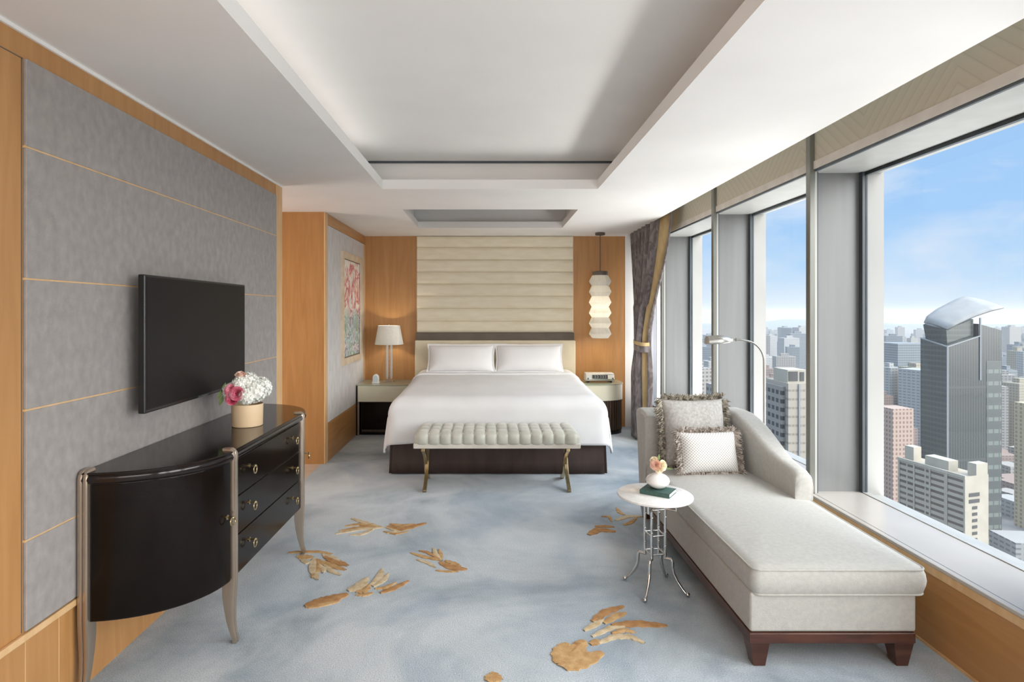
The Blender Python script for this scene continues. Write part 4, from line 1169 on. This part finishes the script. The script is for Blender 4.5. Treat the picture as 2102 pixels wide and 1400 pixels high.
tag(va.build('bud_vase', M['porcelain'], ang=60), 'small bulbous white vase standing on the green book', 'vase')
fl = thing('flower_sprig', 'blush and cream blossoms in the small white vase', 'flowers', (vx, vy, vz + .095))
b = MB(); b.tube([(vx, vy, vz + .07), (vx + .002, vy, vz + .115), (vx, vy - .005, vz + .14)], .0022, 6); b.tube([(vx, vy, vz + .08), (vx + .012, vy, vz + .12), (vx + .022, vy, vz + .135)], .002, 6); b.build('stem', M['leaf'], fl)
for i, (dx, dy, dz, r, mm_, dd) in enumerate(((-.016, -.012, .128, .026, 'petal_b', (-.3, -1, .3)), (.022, -.004, .124, .026, 'petal_c', (.6, -.8, .3)), (.004, -.014, .108, .022, 'petal_c', (.1, -1, -.2)), (-.020, .004, .150, .020, 'petal_c', (-.5, -.4, 1)))):
    rose((vx + dx, vy + dy, vz + dz), dd, r, M[mm_], 'blossom', fl, i + 20)
for i, (dx, dz) in enumerate(((.006, .165), (.060, .105))):
    b = MB(); p = Vector((vx + dx, vy, vz + dz)); dv = Vector((.002, 0, .02)) if i == 0 else Vector((.022, 0, -.002)); sd = Vector((.006, 0, 0)) if i == 0 else Vector((0, -.002, .006))
    b.grid([[p + dv * (t - .5) * 2 + sd * s * math.sin(PI * min(.97, max(.03, t))) for s in (-1, 0, 1)] for t in [k / 6 for k in range(7)]]); b.build('leaf', M['leaf'], fl, ang=80)

# ------------------------------------------------------------------ reading lamp
fx, fy = 1.905, 4.06
fp = thing('floor_lamp', 'slender nickel reading lamp with arched neck standing between chaise and window', 'lamp', (fx, fy, 0))
MB().lathe([(.0, 0), (.050, 0), (.050, .008), (.044, .014), (.010, .018), (.0, .02)], 36, (fx, fy, 0), sx=.9).build('base', M['nickel'], fp, ang=50)
pts = [(fx, fy, .015), (fx, fy, .6), (fx, fy, 1.10)]
pts += [(fx - .135 + .135 * math.cos(math.radians(a_)), fy, 1.15 + .145 * math.sin(math.radians(a_))) for a_ in range(0, 86, 8)]
pts += [(fx - .155, fy, 1.300), (fx - .175, fy, 1.302)]
b = MB(); b.tube(pts, .0062, 10); b.build('pole', M['nickel'], fp, ang=60)
b = MB(); hx = fx - .175; b.tube([(hx + .012, fy, 1.303), (hx - .020, fy, 1.303)], .012, 14); b.tube([(hx - .02, fy, 1.303), (hx - .05, fy, 1.302)], .007, 10); b.ball((hx - .048, fy, 1.302), .011, 12, 8); b.build('swivel', M['nickel'], fp)
# half-trough shade
b = MB(); rings = []
for k in range(9):
    t = k / 8; x = hx - .055 - .165 * t; r = .022 + .026 * min(1, t * 2.2) ** .7
    cz = 1.292 - .010 * t
    rings.append([(x - (.03 if a_ in range(0) else 0), fy - r * math.cos(math.radians(a_)), cz + r * .95 * math.sin(math.radians(a_))) for a_ in range(-12, 193, 12)])
b.loft(rings, cap=False, closed=False)
e = rings[0]; b.f([b.v(p_) for p_ in e]); e = rings[-1]; b.f([b.v(p_) for p_ in e])
b.build('lamp_shade', M['nickel'], fp, ang=50, solid=.003)
b = MB(); b.tube([(hx - .16, fy, 1.285), (hx - .16, fy, 1.235)], .0015, 6); b.ball((hx - .16, fy, 1.233), .004, 8, 6); b.build('pull_chain', M['nickel'], fp)

# ------------------------------------------------------------------ city outside
ZG = -158.0
M['city_ground'] = noisy('city_ground', (.11, .11, .10), (.22, .21, .20), (1, 1, 1), .02, 12, .4, .6, rough=.95)
M['tree_green'] = noisy('park_green', (.05, .075, .04), (.11, .14, .075), (1, 1, 1), .12, 6, rough=.95)
M['hill'] = noisy('hill_green_blue', (.10, .14, .13), (.14, .18, .17), (1, 1, 1), .004, 6, rough=1)
st(MB().box(-3000, 8000, -1500, 6500, ZG - 4, ZG).build('ground_city', M['city_ground'], smooth=False))

def yawbox(name, m, x, y, w, d, z1, yaw, parts=True, extra=None, label='', cat='building', group=None, z0=ZG):
    o = MB().box(-w / 2, w / 2, -d / 2, d / 2, 0, z1 - z0).build(name, m, smooth=False)
    o.location = (x, y, z0); o.rotation_euler.z = yaw
    o['label'] = label; o['category'] = cat
    if group: o['group'] = group
    return o

# dark glass tower with the curved roof
M['tower_l'] = facade('dark_green_curtain_wall', (.11, .14, .128), (.065, .09, .085), 3.6, 2.4, .62, .85, .25)
M['tower_r'] = facade('dark_grey_curtain_wall', (.14, .15, .143), (.085, .10, .10), 50, 2.2, .97, .55, .25)
M['tower_rr'] = facade('banded_curtain_wall', (.15, .17, .165), (.36, .42, .37), 8.3, 5.0, .33, .8, .3)
M['roof_white'] = noisy('pale_roof_panels', (.25, .255, .245), (.29, .295, .285), (1, 1, 1), .15, 4, rough=.5)
M['tower_trim'] = mat('pale_tower_trim', (.24, .26, .265), .5)
tw = thing('office_tower', 'tall dark glass office tower with a curved white roof canopy outside the nearest window', 'building', (335, 425, ZG))
nc = Vector((313.3, 400)); vd = Vector((-.121, .992)); ud = Vector((.992, .121))
def TP(a_, b_, z): q = nc + ud * a_ + vd * b_; return (q.x, q.y, z)
zn, zl, zr = -22.8, -17.6, -15.4
LU, LV, LU2 = 25.0, 21.5, 43.0
b = MB(); b.loft([[TP(0, 0, ZG), TP(LU, 0, ZG), TP(LU, LV, ZG), TP(0, LV, ZG)], [TP(0, 0, zn), TP(LU, 0, zr), TP(LU, LV, -15), TP(0, LV, zl)]]); b.build('glass_block', M['tower_r'], tw, smooth=False)
b = MB(); b.grid([[TP(-.15, -.0, ZG), TP(-.15, LV, ZG)], [TP(-.15, 0, zn), TP(-.15, LV, zl)]]); b.build('left_facade', M['tower_l'], tw, smooth=False)
b = MB(); b.loft([[TP(LU, 1, ZG), TP(LU2, 1, ZG), TP(LU2, LV, ZG), TP(LU, LV, ZG)], [TP(LU, 1, -7.2), TP(LU2, 1, -11.8), TP(LU2, LV, -10), TP(LU, LV, -6.5)]]); b.build('side_block', M['tower_r'], tw, smooth=False)
b = MB(); b.box(0, 1, 0, 1, 0, 1); b.b.free(); 
b = MB(); b.grid([[TP(LU2 - 12, .8, ZG), TP(LU2 - .5, .8, ZG)], [TP(LU2 - 12, .8, -33), TP(LU2 - .5, .8, -33)]]); b.build('banded_facade', M['tower_rr'], tw, smooth=False)
b = MB(); b.tube([TP(-.2, -.2, ZG), TP(-.2, -.2, zn + .4)], .55, 4); b.tube([TP(-.2, -.2, zn), TP(LU, -.2, zr)], .5, 4); b.tube([TP(-.2, -.2, zn), TP(-.2, LV, zl)], .5, 4); b.tube([TP(LU, -.2, -46), TP(LU, -.2, -3.0)], .6, 4); b.build('corner_trim', M['tower_trim'], tw, smooth=False)
b = MB(); b.loft([[TP(3, 3, -23), TP(LU - 2, 3, -17), TP(LU - 2, LV - 1, -16), TP(3, LV - 1, -18)], [TP(2, 3, -11), TP(LU - 2, 3, -4), TP(LU - 2, LV - 1, 0), TP(1, LV - 1, -8)]]); b.build('roof_storey', M['tower_l'], tw, smooth=False)
# the canopy: a bowed sheet from low left to a raised point at right
def DP(px, py, Y): return W3(px, py, Y)
b = MB(); edgeA = [(1897, 663), (1903, 650), (1922, 636), (1945, 624), (1965, 614), (1980, 609)]
edgeB = [(1945, 677), (1962, 667), (1985, 656), (2005, 648), (2035, 638), (2061, 632)]
rows = []
for j in range(7):
    t = j / 6; row = []
    for k in range(6):
        A_ = DP(*edgeA[k], 421); B_ = DP(*edgeB[k], 402); p = A_.lerp(B_, t) + Vector((0, 0, 1.0 * math.sin(PI * t))) ; row.append(p)
    rows.append(row)
b.grid(rows); b.build('roof_canopy', M['roof_white'], tw, ang=60, solid=1.2)

# slab building in front of it
M['slab'] = facade('cream_slab_facade', (.80, .71, .57), (.27, .21, .165), 2.86, 8.0, .42, .93)
M['slab_plain'] = noisy('cream_concrete', (.36, .33, .265), (.40, .365, .30), (1, 1, 1), .2, 5, rough=.8)
M['slab_dark'] = mat('dark_recessed_windows', (.07, .07, .07), .4)
sb2 = thing('apartment_slab', 'cream slab apartment block with banded windows in front of the dark glass tower', 'building', (214, 277, ZG))
c1, c2, c3 = Vector((211.4, 260)), Vector((205.3, 294)), Vector((225.2, 264))
c4 = c2 + (c3 - c1)
zs_ = -73.0
b = MB(); b.loft([[(p.x, p.y, z) for p in (c1, c3, c4, c2)] for z in (ZG, zs_)]); b.build('wall', M['slab'], sb2, smooth=False, loc=(c1.x, c1.y, ZG))
ee = (c3 - c1).normalized(); nn_ = Vector((ee.y, -ee.x))
def endface(u0, u1, z0, z1, off=.15): 
    q = [c1 + ee * u0 + nn_ * off, c1 + ee * u1 + nn_ * off]
    return [[(q[0].x, q[0].y, z0), (q[1].x, q[1].y, z0)], [(q[0].x, q[0].y, z1), (q[1].x, q[1].y, z1)]]
b = MB(); b.grid(endface(-.1, 14.3, ZG, zs_ + 1)); b.build('end_wall', M['slab_plain'], sb2, smooth=False)
b = MB()
for k in range(26):
    z = -81.5 - k * 2.86
    if k < 2: b.grid(endface(2.2, 8.6, z + .2, z + 1.9, .3))
    else: b.grid(endface(4.2, 7.2, z + .2, z + 1.6, .3))
b.build('end_windows', M['slab_dark'], sb2, smooth=False)
ll = (c2 - c1).normalized()
def rb(u0, u1, w0, w1, z0, z1):
    b = MB(); q = [c1 + ll * u + ee * w for u, w in ((u0, w0), (u0, w1), (u1, w1), (u1, w0))]
    return b.loft([[(p.x, p.y, z) for p in q] for z in (z0, z1)])
rb(-.2, 34.6, -.3, .6, zs_, zs_ + 1.3).build('parapet', M['slab_plain'], sb2, smooth=False)
rb(10, 22, 3, 9, zs_, zs_ + 5).build('rooftop_block', M['slab_plain'], sb2, smooth=False)
rb(29, 34, 4, 9, zs_, zs_ + 7).build('rooftop_block', M['slab_plain'], sb2, smooth=False)
rb(0, 4, 7, 14, zs_, zs_ + 6).build('rooftop_block', M['slab_plain'], sb2, smooth=False)
for k in range(5):
    rb(8.4 * k - .3 if k else -.3, 8.4 * k + .5, -.35, .3, ZG, zs_).build('pier', M['slab_plain'], sb2, smooth=False)
rb(-.2, 34.6, -.32, .2, zs_ - 9.2, zs_ - 8.4).build('string_course', M['slab_plain'], sb2, smooth=False)

# cream high-rise seen through the middle window
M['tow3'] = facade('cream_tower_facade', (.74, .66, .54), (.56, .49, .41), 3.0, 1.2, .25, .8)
M['tow3b'] = facade('dark_window_bays', (.50, .47, .42), (.13, .12, .12), 2.9, 3.0, .5, .65)  # greyer wall with dark windows for the balcony bay
t3 = thing('residential_tower', 'slim cream residential tower with stacked balconies outside the middle window', 'building', (112, 205, ZG))
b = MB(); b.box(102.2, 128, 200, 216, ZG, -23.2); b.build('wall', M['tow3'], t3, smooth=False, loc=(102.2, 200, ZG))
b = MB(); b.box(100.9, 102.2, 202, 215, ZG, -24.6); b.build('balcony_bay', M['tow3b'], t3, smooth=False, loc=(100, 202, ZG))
b = MB(); b.box(103, 110, 202, 212, -23.2, -18.8); b.build('rooftop_block', M['slab_plain'], t3, smooth=False)
b = MB(); b.box(103.3, 106.4, 201.8, 202, -22.6, -19.3); b.box(107.2, 108.6, 201.8, 202, -22.6, -19.5); b.build('louvre', M['slab_dark'], t3, smooth=False)
for x in (105.6,):
    b = MB(); b.box(x, x + .6, 199.6, 200, ZG, -23.4); b.build('downpipe', M['tower_trim'], t3, smooth=False)

fac = [facade('facade_a', (.58, .55, .50), (.30, .29, .28), 3.2, 4.0, .5, .6), facade('facade_b', (.50, .36, .30), (.30, .24, .22), 3.0, 3.4, .45, .6),
       facade('facade_c', (.42, .47, .49), (.22, .27, .30), 3.6, 2.8, .6, .8), facade('facade_d', (.66, .66, .63), (.38, .40, .42), 3.2, 5.0, .4, .7),
       facade('facade_e', (.60, .54, .40), (.36, .32, .25), 3.2, 3.0, .5, .55), facade('facade_f', (.20, .30, .34), (.14, .22, .26), 3.6, 3.0, .6, .8)]
# named neighbours
yawbox('apartment_tower', facade('pink_striped_facade', (.80, .60, .48), (.50, .30, .25), 3.0, 2.6, .55, .5), 277, 400, 15, 15, -64, .1, label='slim pink striped apartment tower left of the dark glass tower')
yawbox('office_block', fac[3], 470, 640, 22, 30, -62, .3, label='white terraced tower behind the slim pink striped tower')
yawbox('office_block', fac[2], 620, 880, 46, 40, -46, .1, label='wide grey office block in the distance left of the dark glass tower')
yawbox('apartment_tower', facade('yellow_striped_facade', (.95, .80, .52), (.62, .48, .28), 3.0, 3.4, .6, .45), 402, 428, 20, 18, -66, .1, label='yellow apartment tower right of the dark glass tower')
o = yawbox('teal_office_block', fac[5], 1125, 2130, 95, 60, -59, .1, label='teal glass office block far off, seen through the middle window'); 
yawbox('residential_block', fac[0], 122, 300, 16, 14, -36, .1, label='cream block with stepped top seen through the far window')
o = MB().box(250, 330, 285, 330, ZG, -141).build('shopping_podium', M['roof_white'], smooth=False); tag(o, 'low grey flat roofed podium at the foot of the slab block', 'building')

# streets of lower and distant blocks, placed on a loose grid over the whole quarter
rd = random.Random(11)
proto = []
for k, fm in enumerate(fac):
    proto.append(MB().box(-.5, .5, -.5, .5, 0, 1).build('city_block', fm, smooth=False).data)
for o in [o for o in COL.objects if o.name.startswith('city_block')]:
    bpy.data.objects.remove(o)
fac_m = {}
def city_block(x, y, w, d, h, k, lab, grp):
    me = bpy.data.meshes.new('city_block'); b_ = bmesh.new(); bmesh.ops.create_cube(b_, size=1)
    for v in b_.verts: v.co = Vector((v.co.x * w, v.co.y * d, (v.co.z + .5) * h))
    if h > 30:   # plant room on the roof
        r_ = bmesh.ops.create_cube(b_, size=1)
        for v in r_['verts']: v.co = Vector((v.co.x * w * .4, v.co.y * d * .4, h + (v.co.z + .5) * 5))
    b_.to_mesh(me); b_.free(); me.materials.append(fac[k])
    o = bpy.data.objects.new('city_block', me); o.location = (x, y, ZG); o.rotation_euler.z = rd.uniform(-.35, .35)
    o['label'] = lab; o['category'] = 'building'; o['group'] = grp
    COL.objects.link(o)
avoid = [(325, 405, 22), (345, 412, 24), (330, 425, 22), (214, 277, 34), (112, 205, 28), (277, 400, 16), (402, 428, 20), (290, 307, 55), (122, 300, 20), (470, 640, 34), (620, 880, 62), (1125, 2130, 95)]
zones = [  ((2055, 2112), (400, 640), 14, (8, 22), (1, 1, 0, 3), 'low rise roofs right of the dark glass tower', 'low roofs right of the dark tower'),
 # pixel column range, depth range, count, height range, kinds, label
 ((1800, 2110), (330, 560), 40, (8, 30), (0, 1, 3, 1), 'low rise city building around the foot of the dark glass tower', 'low buildings around the dark tower'),
 ((1805, 2110), (560, 1100), 55, (25, 110), (0, 1, 2, 3, 4), 'mid rise city block beyond the dark glass tower', 'mid rise blocks beyond the dark tower'),
 ((1805, 2110), (1100, 3200), 70, (40, 135), (0, 2, 3, 2), 'distant high rise on the hazy skyline outside the nearest window', 'distant skyline outside the nearest window'),
 ((1562, 1662), (330, 1000), 26, (15, 85), (0, 1, 3, 0), 'city block behind the cream residential tower', 'blocks behind the cream tower'),
 ((1562, 1662), (1000, 3200), 40, (60, 125), (0, 2, 3, 2), 'distant high rise on the hazy skyline outside the middle window', 'distant skyline outside the middle window'),
 ((1430, 1472), (350, 2800), 24, (30, 115), (0, 2, 3, 2), 'city block seen through the narrow far window', 'blocks outside the far window'),
]
for (pa, pb), (ya_, yb_), cnt, (h0, h1), kinds, lab, grp in zones:
    placed = 0; tries = 0
    while placed < cnt and tries < 4000:
        tries += 1
        y = ya_ + (yb_ - ya_) * rd.random() ** .8; pxl = rd.uniform(pa, pb); x = (pxl - VX) * y / F
        w, d_ = rd.uniform(14, 34), rd.uniform(12, 26)
        if y > 900: w *= 1.3
        if any(math.hypot(x - ax_, y - ay_) < ar_ + w * .6 for ax_, ay_, ar_ in avoid): continue
        avoid.append((x, y, max(w, d_) * .9)); 
        h1_ = min(h1, 158 - 29 * y / 1200) if y > 700 else h1
        k = rd.choice(kinds); tone = ('beige', 'reddish', 'blue grey glazed', 'pale white', 'yellowish')[k]
        city_block(x, y, w, d_, rd.uniform(min(h0, h1_ * .6), h1_) * (.8 if rd.random() < .5 else 1), k, tone + ' ' + lab, tone + ' ' + grp); placed += 1
# trees as one mass
b = MB()
for i in range(150):
    y = rd.uniform(250, 400); pxl = rd.uniform(1790, 1848); x = (pxl - VX) * y / F
    if any(math.hypot(x - a0_, y - a1_) < a2_ * .8 + 6 for a0_, a1_, a2_ in avoid): continue
    b.ball((x, y, ZG + 7), rd.uniform(4, 8), 8, 6, sz=.8)
o = b.build('street_trees', M['tree_green'], ang=80); o['kind'] = 'stuff'; tag(o, 'dark green street trees around the foot of the towers', 'trees')
# hills on the horizon
for nm, dist, off, sd, lab in (('hill_range', 5600, -7, 1, 'low green hills nearer the horizon line'), ('hill_range', 6300, 0, 5, 'farther pale hills along the horizon behind the low green hills')):
    b = MB(); rows = []
    for j in range(5):
        row = []
        for i in range(120):
            x = 1200 + i * 50
            r_ = x / dist
            ytop = 666 - 10 * math.exp(-((r_ - .53) / .12) ** 2) - off * .35 + 3.2 * noise.fractal(Vector((i * .13, sd, 0)), 1, 2, 4)
            zt_ = H - (ytop - VY) * dist / F
            row.append((x, dist + (j - 2) * 120, ZG + (zt_ - ZG) * (0 if j in (0, 4) else (.9 if j in (1, 3) else 1))))
        rows.append(row)
    b.grid(rows); tag(b.build(nm, M['hill'], ang=60), lab, 'hills')
# air over the city: a thin uniform haze
hz = MB().box(60, 8600, 60, 6900, ZG - 5, 20).build('city_haze', M['glass'], smooth=False)
hm = bpy.data.materials.new('haze'); hm.use_nodes = True; nt = hm.node_tree; nt.nodes.clear()
o_ = nn(nt, 'ShaderNodeOutputMaterial'); vsn = nn(nt, 'ShaderNodeVolumeScatter', i_Density=.00013, i_Anisotropy=.0); vsn.inputs['Color'].default_value = (1, .985, .96, 1)
nt.links.new(vsn.outputs[0], o_.inputs['Volume'])
hz.data.materials.clear(); hz.data.materials.append(hm)
hz['kind'] = 'stuff'; tag(hz, 'thin pale haze hanging over the city', 'haze')
